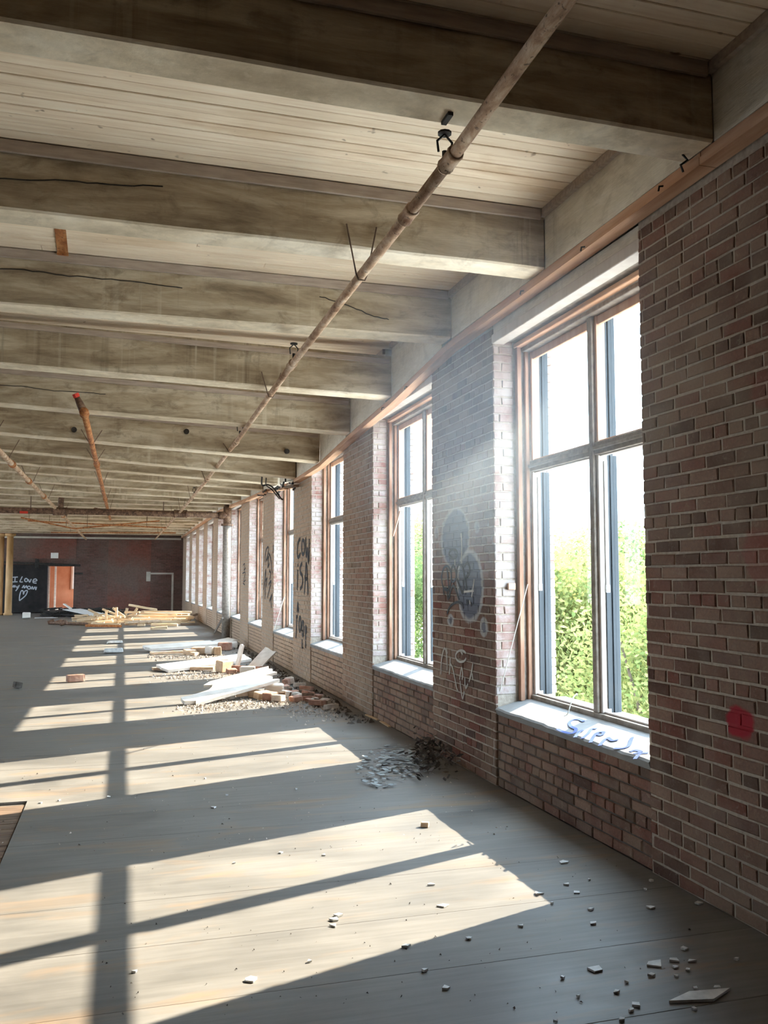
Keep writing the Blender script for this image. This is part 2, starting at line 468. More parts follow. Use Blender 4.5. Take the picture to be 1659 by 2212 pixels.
# ------------------------------------------------------------------ floor
fl = MB().box(X_LEFT, OUT, Y_FRONT, Y_BACK + .4, -.25, -.022).build('floor', M['dirt'])
tag(fl, 'worn grey wooden floor running the length of the empty hall', 'floor', kind='structure')
rf = random.Random(3)
y = 1.2
nb = 0
while y < 36:
    wd = .55 if y < 14 else .66
    cuts = [X_LEFT]
    if y > 3.5: cuts.append(-7.5 + rf.uniform(-2, 1.5) - y * .1)
    cuts = [c for c in cuts if c >= X_LEFT]
    cuts.append(2.72)
    if cuts[-1] - cuts[-2] < .7: cuts.pop(-2)
    for a, b in zip(cuts, cuts[1:]):
        lift = rf.uniform(0, .0015)
        if 4.9 < y < 6.3 and a < -1.3 < b:     # the boards end at a bare patch
            a = -.605
        m = MB().box(a + .0015, b - .0015, y + .0008, y + wd - .0008, -.02, lift - .003, c=.0012)
        m.build('floor_board', M['floor'], fl)
        nb += 1
    y += wd
for i in range(13):
    MB().box(-4.5, -.61, 5.06 + i * .121, 5.06 + i * .121 + .114, -.0215, -.012 + rf.uniform(0, .003), c=.002).build('bare_board', M['old_wood'], fl)
MB().box(X_LEFT, 2.72, Y_FRONT, 1.2, -.022, -.003).box(X_LEFT, 2.72, y, Y_BACK, -.022, -.003).build('subfloor', M['floor'], fl)

# ------------------------------------------------------------------ window wall: mortar core, bricks
core = MB()
edges = [Y_FRONT]
for a in WIN: edges += [a, a + WW]
edges.append(Y_BACK + .4)
for i in range(0, len(edges), 2):
    core.box(WX + .0055, OUT, edges[i] + .008, edges[i + 1] - .008, 0, 3.62)
for a in WIN:
    core.box(WX + .06, OUT, a - .01, a + WW + .01, 0, Z_SILL - .03)
    core.box(2.95, OUT, a - .01, a + WW + .01, 0, Z_SILL)
    core.box(3.13, OUT, a - .01, a + WW + .01, 3.34, 3.62)
core.box(WX + .02, OUT, Y_FRONT, Y_BACK + .4, 3.62, 4.25)
wall = core.build('wall_right', M['mortar'])
tag(wall, 'long brick wall with tall windows and brick piers', 'wall', kind='structure')

for a in WIN:
    MB().box(WX + .024, WX + .058, a + .002, a + WW - .002, .002, Z_SILL - .052).build('joint_bed', M['dirt'], wall)
rb = random.Random(11)
BRICKS = []    # (sort key, mesh builder, material key)
def one_brick(o, u, n, L, H, depth, jit=.0026, ch=.005):
    """a chamfered, slightly uneven brick: o = lower corner on the face plane, u = along, n = outward normal"""
    V = Vector((0, 0, 1))
    off = rb.uniform(-.002, .002)
    vs = []
    for d, ins in ((off, ch), (off - ch, 0), (-depth, 0)):
        for a, b in ((0, 0), (1, 0), (1, 1), (0, 1)):
            p = o + u * (ins + a * (L - 2 * ins)) + V * (ins + b * (H - 2 * ins)) + n * d
            j = jit if d > -depth else 0
            vs.append(p + u * rb.uniform(-j, j) + V * rb.uniform(-j, j) + n * rb.uniform(-j, j) * .7)
    fs = [(0, 1, 2, 3)]
    for k in range(4):
        k2 = (k + 1) % 4
        fs.append((4 + k, 4 + k2, k2, k)); fs.append((8 + k, 8 + k2, 4 + k2, 4 + k))
    return vs, fs
COURSE, BL = .0668, .2125
def lay(o, u, n, U, Z0, Z1, mat, depth=.02, phase=0.0, joint=.010, headers=True):
    rows = int(round((Z1 - Z0) / COURSE))
    for r in range(rows):
        z = Z0 + r * COURSE
        gi = int(round(z / COURSE))
        hdr = headers and gi % 6 == 3
        step = BL / 2 if hdr else BL
        x = -((phase + (.25 if hdr else (.5 if gi % 2 else 0)) * BL) % step) - (rb.uniform(0, .01))
        while x < U - .012:
            st_ = step * (1 + rb.uniform(-.07, .07))
            a = max(x, 0); b = min(x + st_, U)
            x += st_
            if b - a < .03: continue
            L = b - a - joint
            p = o + u * (a + joint / 2) + Vector((0, 0, z + joint / 2 - o.z))
            BRICKS.append((p + u * (L / 2), one_brick(p, u, n, L, COURSE - joint + rb.uniform(-.0015, .001), depth), mat))
NX = Vector((-1, 0, 0)); PY = Vector((0, 1, 0)); PX = Vector((1, 0, 0))
NROW = 52
lay(Vector((WX, 1.6, 0)), PY, NX, W0 - 1.6, 0, NROW * COURSE, 'brick')
for k, a in enumerate(WIN):
    far = a + WW
    nxt = WIN[k + 1] if k + 1 < NWIN else Y_BACK
    lay(Vector((WX, far, 0)), PY, NX, nxt - far, 0, NROW * COURSE, 'brick', phase=.03 * k)
    lay(Vector((WX + .014, a, 0)), PY, NX, WW, 0, 8 * COURSE, 'brick', phase=.05 * k, joint=.009)
    # far reveal (faces the camera) and near reveal
    z0 = 10 * COURSE
    lay(Vector((WX + .001, far, 0)), PX, Vector((0, -1, 0)), .175, z0, 51 * COURSE, 'reveal', phase=.04, headers=False)
    lay(Vector((WX + .001, a, 0)), PX, Vector((0, 1, 0)), .175, z0, 51 * COURSE, 'reveal', phase=.04, headers=False)
    if k < 3:   # outer reveal seen through the glass
        lay(Vector((3.135, far - .02, 0)), PX, Vector((0, -1, 0)), .066, z0, 50 * COURSE, 'reveal', phase=.02, headers=False)
# the 300 bricks that show largest are single objects, the rest one brickwork part
def show_size(p):
    d = Vector((p.x, p.y, p.z - CAMZ)); zc = d.dot(FW)
    px = PCX + FPX * d.dot(RT) / zc; py = PCY - FPX * d.dot(UP) / zc
    if zc < .5 or px < -40 or px > 1700 or py < -40 or py > 2250: return 1e6
    return zc
order = sorted(range(len(BRICKS)), key=lambda i: show_size(BRICKS[i][0]))
single = set(order[:300])
rest = {'brick': MB(), 'reveal': MB()}
for i, (p, (vs, fs), mk) in enumerate(BRICKS):
    if i in single:
        MB().add(vs, fs).build('brick', M[mk], wall)
    else:
        rest[mk].add(vs, fs)
bw = MB()
for mi, mk in enumerate(('brick', 'reveal')):
    bw.add(rest[mk].v, rest[mk].f, mi)
o = bw.build('brickwork', [M['brick'], M['reveal']], wall)
o['kind'] = 'stuff'

# ------------------------------------------------------------------ windows
def make_window():
    root = empty('window_1', (WX, W0, 0))
    j = M['jamb']
    def part(name, mat, *boxes, parent=None, c=.004):
        m = MB()
        for b in boxes:
            m.box(*b, c=c)
        return m.build(name, mat, parent or root)
    H = 3.345
    zb = .625                # bottom of frame
    # x is measured from the brick face
    part('jamb', j, (.185, .22, .0, .045, zb, H)); part('jamb', j, (.185, .22, WW - .045, WW, zb, H))
    part('jamb_lining', M['grey_wood'], (.22, .43, .0, .03, zb, H)); part('jamb_lining', M['grey_wood'], (.22, .43, WW - .03, WW, zb, H))
    part('stop_bead', j, (.245, .275, .032, .06, zb, H)); part('stop_bead', j, (.245, .275, WW - .06, WW - .032, zb, H))
    part('head_board', M['plate'], (.175, .23, .0, WW, H - .02, H + .015))
    part('head_lining', M['grey_wood'], (.23, .40, .03, WW - .03, H - .055, H - .022))
    part('lintel', M['ledger'], (.012, .43, -.03, WW + .03, 3.425, 3.505))
    part('lintel_board', M['sash_pale'], (.0, .10, -.02, WW + .02, 3.352, 3.424))
    part('lintel_backing', M['grey_wood'], (.101, .43, -.02, WW + .02, 3.375, 3.424))
    part('bottom_rail', M['grey_wood'], (.265, .33, .031, WW - .031, zb - .02, .672))
    ym = WW / 2
    part('mullion', M['grey_wood'], (.262, .30, ym - .027, ym + .027, .673, H - .056))
    part('mullion_lining', M['sash'], (.301, .36, ym - .02, ym + .02, .673, H - .056))
    part('mullion_track', M['dark_metal'], (.361, .42, ym - .018, ym + .018, .673, H - .056))
    zt = 2.397
    for y0, y1 in ((.061, ym - .028), (ym + .028, WW - .061)):
        part('transom', M['grey_wood'], (.272, .318, y0, y1, zt - .042, zt + .042))
        part('transom_lip', M['grey_wood'], (.258, .272, y0, y1, zt - .012, zt + .012))
    for y0, y1 in ((.062, ym - .029), (ym + .029, WW - .062)):
        for low in (True, False):
            a, b = (.674, zt - .043) if low else (zt + .043, H - .057)
            sp = M['sash_pale'] if low else M['sash']
            fr = part('sash', sp, (.285, .35, y0, y0 + .026, a, b), (.285, .35, y1 - .026, y1, a, b),
                      (.295, .32, y0 + .026, y1 - .026, a, a + .012), (.295, .32, y0 + .026, y1 - .026, b - (.01 if low else .06), b), c=.003)
            g = part('pane', M['glass'], (.305, .308, y0 + .027, y1 - .027, a + .013, b - (.011 if low else .061)), parent=fr, c=0)
            # dark storm-window tracks outside the sash
            for side in (0, 1):
                for x0, x1, d in ((.352, .372, .016), (.374, .396, .024), (.398, .428, .018)):
                    ya, yb = (y0, y0 + d) if side == 0 else (y1 - d, y1)
                    part('storm_track', M['dark_metal'], (x0, x1, ya, yb, a, b), parent=fr, c=.002)
            if low:
                zc = 1.50
                for ys, sgn in ((y1 - .027, -1), (y0 + .027, 1)):
                    ya, yb = sorted((ys, ys + sgn * .010))
                    part('upper_guide', M['sash_pale'], (.322, .345, ya, yb, zc, b - .04), parent=fr, c=0)
                    part('lower_guide', M['dark_metal'], (.322, .345, ya, yb, a + .03, zc - .05), parent=fr, c=0)
                    part('clip', M['silver'], (.320, .347, ya - .002, yb + .002, zc - .05, zc), parent=fr, c=0)
    # sloped sill with chipped front edge
    rs = random.Random(5)
    vs = []; fs = []
    n = 24
    for i in range(n + 1):
        yy = WW * i / n
        e = rs.uniform(-.006, .004); dz = rs.uniform(-.004, .003)
        vs += [(.264, yy, Z_SILL + .065), (.13, yy, Z_SILL + .032 + dz * .5), (.012 + e, yy, Z_SILL + dz), (.0 + e, yy, Z_SILL - .012 + dz), (.012, yy, Z_SILL - .05), (.264, yy, Z_SILL - .03)]
    for i in range(n):
        for k in range(6):
            k2 = (k + 1) % 6
            fs.append((i * 6 + k, i * 6 + k2, (i + 1) * 6 + k2, (i + 1) * 6 + k))
    fs += [tuple(range(6)), tuple(n * 6 + 5 - k for k in range(6))]
    MB().add(vs, fs).build('sill', M['sill'], root)
    MB().box(.331, .56, .031, WW - .031, zb - .04, zb + .02, c=.006).build('outer_sill', M['sill'], root)
    return root
ordinal = ['', 'nearest', 'second nearest', 'third', 'fourth', 'fifth', 'sixth', 'seventh', 'eighth', 'ninth', 'tenth', 'eleventh']
win1 = make_window()
tag(win1, 'nearest tall four-pane window with green trees behind its glass', 'window', 'tall windows in the brick wall', 'structure')
wl = {2: 'second tall window from the camera, past the pier with grey oval graffiti',
      3: 'third tall window from the camera, between two bare brick piers',
      4: 'fourth tall window from the camera, beyond the pier lettered in black'}
wins = [win1]
for k in range(1, NWIN):
    c = copy_tree(win1, None, (WX, WIN[k], 0))
    c.name = 'window_%d' % (k + 1)
    lab = wl.get(k + 1, '%s tall window from the camera in the long brick wall' % ordinal[k + 1])
    if k == NWIN - 1: lab = 'farthest tall window, next to the dark back wall'
    tag(c, lab, 'window', 'tall windows in the brick wall', 'structure')
    wins.append(c)
win1.name = 'window_1'
# the broken batten leaning across the second window
MB().tube([(.2, 1.60, 2.28), (.2, 1.86, 2.02)], .012, 4).build('broken_batten', M['sash'], wins[1])

# ------------------------------------------------------------------ wall plate and ledger above the windows
tr = empty('trim_1')
tag(tr, 'sagging orange-brown timber plate along the top of the brick wall', 'trim', kind='structure')
tr2 = empty('trim_2')
tag(tr2, 'pale painted concrete ledger above the timber plate', 'trim', kind='structure')
def prism_along_y(m, y0, y1, x0, x1, za0, za1, zb0, zb1, mi=0):
    """box from y0 to y1 whose bottom/top run za0..za1 at y0 and zb0..zb1 at y1"""
    vs = [(x0, y0, za0), (x1, y0, za0), (x1, y0, za1), (x0, y0, za1), (x0, y1, zb0), (x1, y1, zb0), (x1, y1, zb1), (x0, y1, zb1)]
    m.add(vs, [(0, 1, 2, 3), (4, 7, 6, 5), (0, 4, 5, 1), (1, 5, 6, 2), (2, 6, 7, 3), (3, 7, 4, 0)], mi)
ks = [-3] + list(range(len(BEAM_Y)))
ky = lambda k: BY0 + BP * k
segs = [(-1.2, 3.47), (3.47, 6.9), (6.9, 8.6), (8.6, 10.3), (10.3, 12.05), (12.05, 13.9)]
yy = 16.9
while yy < Y_BACK:
    segs.append((yy, min(yy + BP, Y_BACK))); yy += BP
for a, b in segs:
    m = MB(); prism_along_y(m, a, b - .004, 2.598, 2.692, sag(a) - .068, sag(a) - .03, sag(b) - .068, sag(b) - .03)
    p = m.build('plate_board', M['plate'], tr)
    m = MB(); prism_along_y(m, a, b - .004, 2.606, 2.69, sag(a) - .029, sag(a) - .002, sag(b) - .029, sag(b) - .002)
    p = m.build('upper_plate_board', M['plate'], tr)
# broken piece of the plate hanging at the damaged corner
m = MB(); prism_along_y(m, 14.5, 16.2, 2.55, 2.63, 3.03, 3.06, 3.13, 3.16); m.build('broken_plate_board', M['plate'], tr)
m = MB(); prism_along_y(m, 13.7, 14.6, 2.56, 2.65, 2.99, 3.03, 3.06, 3.09); m.build('broken_plate_board', M['old_wood'], tr)
for k in range(-1, len(BEAM_Y)):
    a = BY0 + BP * k + (BW if k >= 0 else -2.0); b = BY0 + BP * (k + 1) - .004
    if k == 6: b -= .15
    if b > Y_BACK: b = Y_BACK
    if b - a < .2: continue
    m = MB(); prism_along_y(m, a + .004, b, 2.604, 2.69, sag(a), Z_DECK - .0, sag(b), Z_DECK - .0)
    m.build('ledger_panel', M['ledger'], tr2)
    if k < 8:
        m = MB(); prism_along_y(m, a + .004, b, 2.575, 2.603, Z_DECK - .055, Z_DECK - .002, Z_DECK - .055, Z_DECK - .002)
        m.build('ledger_batten', M['batten'], tr2)

# ------------------------------------------------------------------ ceiling
ce = MB().box(X_LEFT, OUT, Y_FRONT, Y_BACK + .4, Z_DECK + .05, Z_DECK + .3).build('ceiling', M['old_wood'])
tag(ce, 'cream tongue-and-groove board ceiling between deep beams', 'ceiling', kind='structure')
rp = random.Random(21)
for k in range(-2, 7):
    a = BY0 + BP * k - .02; b = a + BP
    n = 18
    wd = (b - a) / n
    for i in range(n):
        y0 = a + wd * i
        cut = rp.uniform(-5.5, 1.8)
        if k > 2 or k < -1 or rp.random() < .35: cut = None
        for xa, xb in (((X_LEFT, cut), (cut, 2.68)) if cut is not None else ((X_LEFT, 2.68),)):
            dz = rp.uniform(-.002, .003)
            MB().box(xa + .001, xb - .001, y0 + .002, y0 + wd - .002, Z_DECK + dz, Z_DECK + .045, c=.0035).build('plank', M['plank'], ce)
MB().box(X_LEFT, 2.68, BY0 + BP * 7 - .02, Y_BACK, Z_DECK, Z_DECK + .049).box(X_LEFT, 2.68, Y_FRONT, BY0 - 2 * BP - .02, Z_DECK, Z_DECK + .049).build('decking', M['plank'], ce)

# ------------------------------------------------------------------ beams
rbm = random.Random(31)
numw = ['first', 'second', 'third', 'fourth', 'fifth', 'sixth', 'seventh', 'eighth', 'ninth', 'tenth', 'eleventh', 'twelfth', 'thirteenth', 'fourteenth', 'fifteenth', 'sixteenth',
        'seventeenth', 'eighteenth', 'nineteenth', 'twentieth', 'twenty-first', 'twenty-second', 'twenty-third']
DEPTH = .385
for k, yb in enumerate(BEAM_Y):
    root = empty('ceiling_beam', (2.6, yb, soffit(k, 2.6)))
    if k == 0: lab = 'nearest ceiling beam, its front face almost black'
    elif k == 1: lab = 'second ceiling beam from the camera with dark mottled front face'
    elif k == len(BEAM_Y) - 1: lab = 'last ceiling beam, close to the dark back wall'
    else: lab = '%s ceiling beam from the camera, painted beige, running to the window wall' % numw[k]
    tag(root, lab, 'beam', 'painted ceiling beams')
    m = MB()
    xs = [2.6 - .02 * (rbm.random() if 5 <= k <= 9 else 0)] + [2.6 - .45 * i for i in range(1, 14)] + [-4.5, -7, X_LEFT + .02]
    vs = []; fs = []
    c = .012
    for x in xs:
        z = soffit(k, x) + rbm.uniform(-.003, .003)
        top = min(z + DEPTH, Z_DECK - .002) if k < 3 else z + DEPTH + max(0, (3.55 - z)) * .25
        top = min(top, Z_DECK - .004)
        w1 = rbm.uniform(-.002, .002)
        for dy, zz in ((w1, z + c), (w1 + c, z), (BW - c, z), (BW, z + c), (BW, top), (0, top)):
            vs.append((x - 2.6, dy, zz - soffit(k, 2.6)))
    n = 6
    for i in range(len(xs) - 1):
        for q in range(n):
            q2 = (q + 1) % n
            fs.append((i * n + q, i * n + q2, (i + 1) * n + q2, (i + 1) * n + q))
    fs += [tuple(range(n)), tuple((len(xs) - 1) * n + n - 1 - q for q in range(n))]
    m.add(vs, fs)
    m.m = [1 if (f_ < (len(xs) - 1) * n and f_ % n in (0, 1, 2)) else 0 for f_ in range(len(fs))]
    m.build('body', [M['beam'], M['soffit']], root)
    if k < 12:   # board nailed along the top of the front face
        zt = Z_DECK - soffit(k, 2.6)
        if k < 3:
            b = MB().box(-9, -.03, -.022, -.001, zt - .075, zt - .004, c=.003)
        else:
            b = MB()
            for i in range(8):
                xa = -.02 - 1.1 * i; xb = xa - 1.1
                za = soffit(k, 2.6 + xa) - soffit(k, 2.6) + DEPTH; zb_ = soffit(k, 2.6 + xb) - soffit(k, 2.6) + DEPTH
                za = min(za, zt - .01); zb_ = min(zb_, zt - .01)
                b.add([(xa, -.02, za - .05), (xb, -.02, zb_ - .05), (xb, -.001, zb_ - .05), (xa, -.001, za - .05), (xa, -.02, za), (xb, -.02, zb_), (xb, -.001, zb_), (xa, -.001, za)],
                      [(0, 1, 2, 3), (4, 7, 6, 5), (0, 4, 5, 1), (1, 5, 6, 2), (2, 6, 7, 3), (3, 7, 4, 0)])
        b.build('batten', M['batten'], root)
    if k == 0:   # hooks and slot in the soffit
        p = on_floor(979, 237, 3.575)
        MB().box(p.x - 2.6 - .012, p.x - 2.6 + .012, .11, .20, -.012, .004).build('slot_iron', M['iron'], root)
        q = on_floor(1484, 334, 3.56)
        MB().tube([(q.x - 2.6, .15, .0), (q.x - 2.6 + .02, .14, -.03), (q.x - 2.6 - .012, .15, -.055), (q.x - 2.6 + .015, .17, -.075)], .006, 6).build('hook', M['iron'], root)
    if k == 5:
        for px, py in ((160, 928), (403, 932), (620, 975)):
            p = at_depth(px, py, yb - .02)
            MB().tube([(p.x - 2.6, -.03, p.z - soffit(k, 2.6)), (p.x - 2.6, .005, p.z - soffit(k, 2.6))], .035, 12).build('bolt_washer', M['iron'], root)

# ------------------------------------------------------------------ other walls
wl_ = MB()
wl_.box(X_LEFT - .4, X_LEFT, Y_FRONT, Y_BACK + .4, -.02, .6)
wl_.box(X_LEFT - .4, X_LEFT, Y_FRONT, Y_BACK + .4, 3.4, 4.2)
yy = Y_FRONT
for k in range(14):  # unseen openings, added and enlarged to throw fill light onto the ceiling
    y0 = Y_FRONT if k == 0 else 13 + (k - 1) * 2.7 + 1.6
    y1 = 13 + k * 2.7
    if y0 > Y_BACK: break
    wl_.box(X_LEFT - .4, X_LEFT, y0, min(y1, Y_BACK + .4), .6, 3.4)
wl_ = wl_.build('wall_left', M['plain_wall'])
tag(wl_, 'far side brick wall of the hall, out of the picture on the left', 'wall', kind='structure')
o = MB().box(X_LEFT - .4, OUT, Y_FRONT - .3, Y_FRONT, -.02, 4.2).build('wall_front', M['old_wood'])  # unseen wall, given a dark colour to keep the near bay dim
tag(o, 'end wall behind the camera', 'wall', kind='structure')
# back wall with doorway
DX0, DX1, DZ1 = -3.24, -2.13, 2.10
wb = MB()
wb.box(X_LEFT, DX0, Y_BACK, Y_BACK + .4, -.02, 4.2)
wb.box(DX1, OUT, Y_BACK, Y_BACK + .4, -.02, 4.2)
wb.box(DX0, DX1, Y_BACK, Y_BACK + .4, DZ1, 4.2)
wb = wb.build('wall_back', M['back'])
tag(wb, 'dark brick back wall at the far end of the hall', 'wall', kind='structure')
MB().box(-4.2, -2.05, Y_BACK - .02, Y_BACK - .001, 2.45, 3.35).build('infill_panel', M['back_red'], wb)
MB().box(-.66, 1.25, Y_BACK - .02, Y_BACK - .001, .02, 3.33).build('infill_panel', M['back_red'], wb)
# outline of a bricked-up door
p = M['plaster']
MB().box(1.17, 2.29, Y_BACK - .02, Y_BACK - .002, 1.74, 1.82).build('door_outline', p, wb)
MB().box(2.20, 2.29, Y_BACK - .02, Y_BACK - .002, .02, 1.74).build('door_outline', p, wb)
MB().box(1.05, 1.24, Y_BACK - .04, Y_BACK - .002, 1.42, 1.86).build('plaster_patch', p, wb)
MB().box(-5.3, 2.6, Y_BACK - .08, Y_BACK - .001, 3.36, 3.44).build('ledge', M['plaster'], wb)
o = MB().box(-3.14, -2.82, Y_BACK - .035, Y_BACK - .021, 2.46, 2.71).build('notice_board', M['paper'])
tag(o, 'small blank pale notice high on the back wall above the doorway', 'notice')
# sliding fire door with chalk writing, and its track
dr = empty('door_1', (-4.4, Y_BACK - .12, 0))
tag(dr, 'black sliding fire door with white writing and a heart', 'door', kind='structure')
MB().box(-6.0, DX0 - .0, Y_BACK - .16, Y_BACK - .09, .03, 2.16, c=.01).build('leaf', M['black_door'], dr, loc=(4.4, -Y_BACK + .12, 0))
m = MB(); m.obox((-6.1, Y_BACK - .19, 2.36), (4.25, 0, -.17), (0, .05, 0), (0, 0, -.10)); m.build('track', M['iron'], dr, loc=(4.4, -Y_BACK + .12, 0))
for x in (-5.4, -3.7):
    MB().box(x - .08, x + .08, Y_BACK - .2, Y_BACK - .12, 2.0, 2.42, c=.01).build('roller_hanger', M['iron'], dr, loc=(4.4, -Y_BACK + .12, 0))
MB().box(-2.12, -1.75, Y_BACK - .14, Y_BACK - .002, 1.73, 1.82).build('stop_bar', M['iron'], dr, loc=(4.4, -Y_BACK + .12, 0))

# ------------------------------------------------------------------ ribbons for writing
def ribbon(m, pts, width, n, closed=False):
    """flat stroke of paint along pts lying in the plane with normal n"""
    pts = [Vector(p) for p in pts]; n = Vector(n).normalized()
    if closed: pts = pts + [pts[0]]
    L = []
    for i, p in enumerate(pts):
        t = (pts[min(i + 1, len(pts) - 1)] - pts[max(i - 1, 0)])
        if t.length < 1e-9: t = Vector((0, 0, 1))
        s = n.cross(t.normalized()) * (width / 2)
        L.append((p + s, p - s))
    th = n * .0008
    vs = []; fs = []
    for a, b in L: vs += [a + th, b + th, a - th, b - th]
    for i in range(len(L) - 1):
        q = i * 4; r = q + 4
        fs += [(q, q + 1, r + 1, r), (q + 2, r + 2, r + 3, q + 3), (q, r, r + 2, q + 2), (q + 1, q + 3, r + 3, r + 1)]
    e = (len(L) - 1) * 4
    fs += [(0, 2, 3, 1), (e, e + 1, e + 3, e + 2)]
    m.add(vs, fs)
def smooth_pts(pts, n=4):
    if len(pts) < 3: return pts
    out = []
    P = [Vector(p) for p in pts]
    for i in range(len(P) - 1):
        p0, p1, p2, p3 = P[max(i - 1, 0)], P[i], P[i + 1], P[min(i + 2, len(P) - 1)]
        for q in range(n):
            t = q / n
            out.append(.5 * ((2 * p1) + (p2 - p0) * t + (2 * p0 - 5 * p1 + 4 * p2 - p3) * t * t + (3 * p1 - p0 - 3 * p2 + p3) * t ** 3))
    out.append(P[-1])
    return out
def circ(cx, cy, rx, ry, a0=0, a1=360, n=14):
    return [(cx + rx * math.cos(math.radians(a0 + (a1 - a0) * i / n)), cy + ry * math.sin(math.radians(a0 + (a1 - a0) * i / n))) for i in range(n + 1)]
def wall_strokes(name, mat, label, strokes, org, sc, width, parent=wall, X=WX - .0045, n=(-1, 0, 0), f=None):
    m = MB()
    for st in strokes:
        wd = width
        if isinstance(st, dict): wd = st['w']; st = st['p']
        pts = [(f or (lambda a, b: on_wall(a, b, X)))(org[0] + sc * a, org[1] + sc * b) for a, b in st]
        ribbon(m, smooth_pts(pts), wd, n)
    o = m.build(name, mat, parent)
    o['label'] = label
    return o
# tag on the pier between the first two windows, crop origin (900,1050), scale .2261
q = ((900, 1050), .2261)
wall_strokes('graffiti_tag', M['spray_black'], 'black looping graffiti tag over grey ovals', [
    circ(348, 648, 40, 44), circ(285, 880, 46, 115), [(290, 790), (300, 900), (318, 1070)], [(330, 800), (345, 760), (370, 800), (375, 880), (345, 915), (330, 880), (330, 800)],
    [(380, 880), (385, 790), (405, 745), (440, 790), (455, 880), (440, 1030)], [(385, 890), (410, 960), (440, 1030)], [(455, 770), (480, 735), (505, 780), (500, 840), (470, 880), (478, 1000)],
    [(250, 990), (290, 985), (300, 1080), (345, 950), (380, 1010), (405, 1090)], [(290, 1220), (320, 1150), (380, 1110), (430, 1125), (447, 1170)], [(255, 1000), (262, 1040)],
    [(478, 1085), (485, 1130), (497, 1090)], [(520, 1110), (522, 1150)]], *q, .022)
wall_strokes('graffiti_letters', M['spray_pale'], 'thin white scrawled letters low on the pier', [
    [(232, 1800), (236, 1680), (252, 1585), (270, 1550), (285, 1600), (292, 1700), (290, 1760)], [(285, 1545), (293, 1600)], [(310, 1800), (318, 1740), (322, 1640)],
    [(325, 1700), (345, 1740), (362, 1820), (380, 1920), (395, 1960)], circ(425, 1625, 52, 55, 20, 330), [(425, 1585), (440, 1610)], [(410, 1850), (420, 1780), (430, 1735), (440, 1790), (434, 1850)],
    [(460, 1830), (462, 1900), (472, 1930), (490, 1890)], [(500, 1870), (520, 1800), (538, 1690)], [(530, 1790), (537, 1850)], [(415, 1860), (425, 1960), (440, 2030), (455, 1960)],
    [(425, 450), (430, 560), (428, 740)], [(365, 700), (366, 760)], [(550, 890), (535, 1000), (525, 1060)], [(450, 1010), (500, 1005), (545, 1000)], [(505, 1090), (510, 1130)]], *q, .018)
# black lettering two piers further, crop origin (560,1130), scale .13566
q2 = ((560, 1130), .13566)
wall_strokes('graffiti_letters', M['spray_black'], 'black painted words COW ISA on the pier', [
    [(650, 250), (615, 320), (605, 480), (620, 545), (655, 490)], circ(697, 385, 22, 115), [(738, 230), (740, 420), (752, 530), (765, 400), (775, 560), (785, 610), (795, 250)],
    [(612, 650), (614, 690)], [(612, 740), (608, 900), (600, 1060)], [(682, 640), (655, 690), (650, 780), (680, 830), (690, 900), (680, 1000), (650, 1050)],
    [(715, 1130), (730, 900), (745, 640), (760, 800), (770, 1000), (775, 1140)], [(725, 900), (770, 880)],
    [(603, 1420), (612, 1270), (628, 1420)], [(606, 1370), (625, 1370)], [(585, 1490), (608, 1490)], [(596, 1490), (592, 1650), (580, 1830)], circ(645, 1610, 16, 110), circ(692, 1680, 15, 110),
    [(738, 1860), (735, 1660), (748, 1680), (745, 1760)], dict(p=[(680, 1850), (682, 2000)], w=.06), dict(p=[(735, 1870), (738, 1990)], w=.05)], *q2, .06)
wall_strokes('graffiti_scrawl', M['spray_black'], 'tangled black scrawl on the pier beyond the lettering', [
    [(95, 620), (90, 560), (110, 430), (140, 380), (145, 440), (110, 600)], [(150, 480), (180, 560), (205, 800)], [(120, 600), (150, 530), (135, 700), (160, 640)], [(160, 760), (180, 800), (165, 900)],
    [(70, 1060), (85, 880), (105, 740), (95, 960), (90, 1210)], [(100, 920), (125, 880), (110, 1020)], [(150, 980), (190, 920), (150, 1100), (130, 1190)], [(160, 1250), (200, 1140), (185, 1240), (195, 1350)],
    [(225, 350), (220, 480)]], *q2, .045)
# one more dark scrawl further on (crop origin (380,980), scale .3496)
q3 = ((380, 980), .3496)
wall_strokes('graffiti_scrawl', M['spray_black'], 'small faint scrawl on a distant pier', [[(415, 690), (425, 680), (420, 720), (430, 705)], [(412, 740), (428, 735), (418, 790), (430, 780)], [(415, 800), (425, 810)]], *q3, .03)
# blue lettering on the nearest sill, on the sloped face
def on_sill(px, py):
    v = ray(px, py)
    # sloped plane through (WX+.012, Z_SILL) and (WX+.20, zb)
    x0, z0 = WX + .012, Z_SILL + .0035; x1, z1 = WX + .13, Z_SILL + .0355
    sl = (z1 - z0) / (x1 - x0)
    t = (z0 - CAMZ - sl * x0) / (v.z - sl * v.x)
    v = v * t
    return Vector((v.x, v.y, v.z + CAMZ))
wall_strokes('graffiti_letters', M['spray_blue'], 'blue scrawled letters on the nearest window sill', [
    [(945, 485), (900, 465), (840, 470), (805, 500), (830, 540), (870, 560), (840, 600), (760, 590), (690, 560)], [(860, 640), (900, 590), (940, 570)], [(930, 650), (990, 600), (1020, 560), (1070, 555)],
    [(1010, 690), (1050, 620), (1090, 590), (1140, 590), (1110, 620), (1060, 600)], [(1100, 720), (1150, 660), (1200, 650)], [(1180, 640), (1220, 670), (1280, 660)], [(1240, 745), (1320, 745), (1380, 720), (1410, 650), (1430, 640)],
    [(1395, 780), (1440, 765), (1500, 780), (1430, 800)], [(1440, 850), (1490, 800), (1570, 790)]], (1050, 1450), .223, .022, win1, n=(-.26, 0, .96), f=on_sill)
for o in [c for c in win1.children if c.name.startswith('graffiti')]:
    o.location = (-WX, -W0, 0)
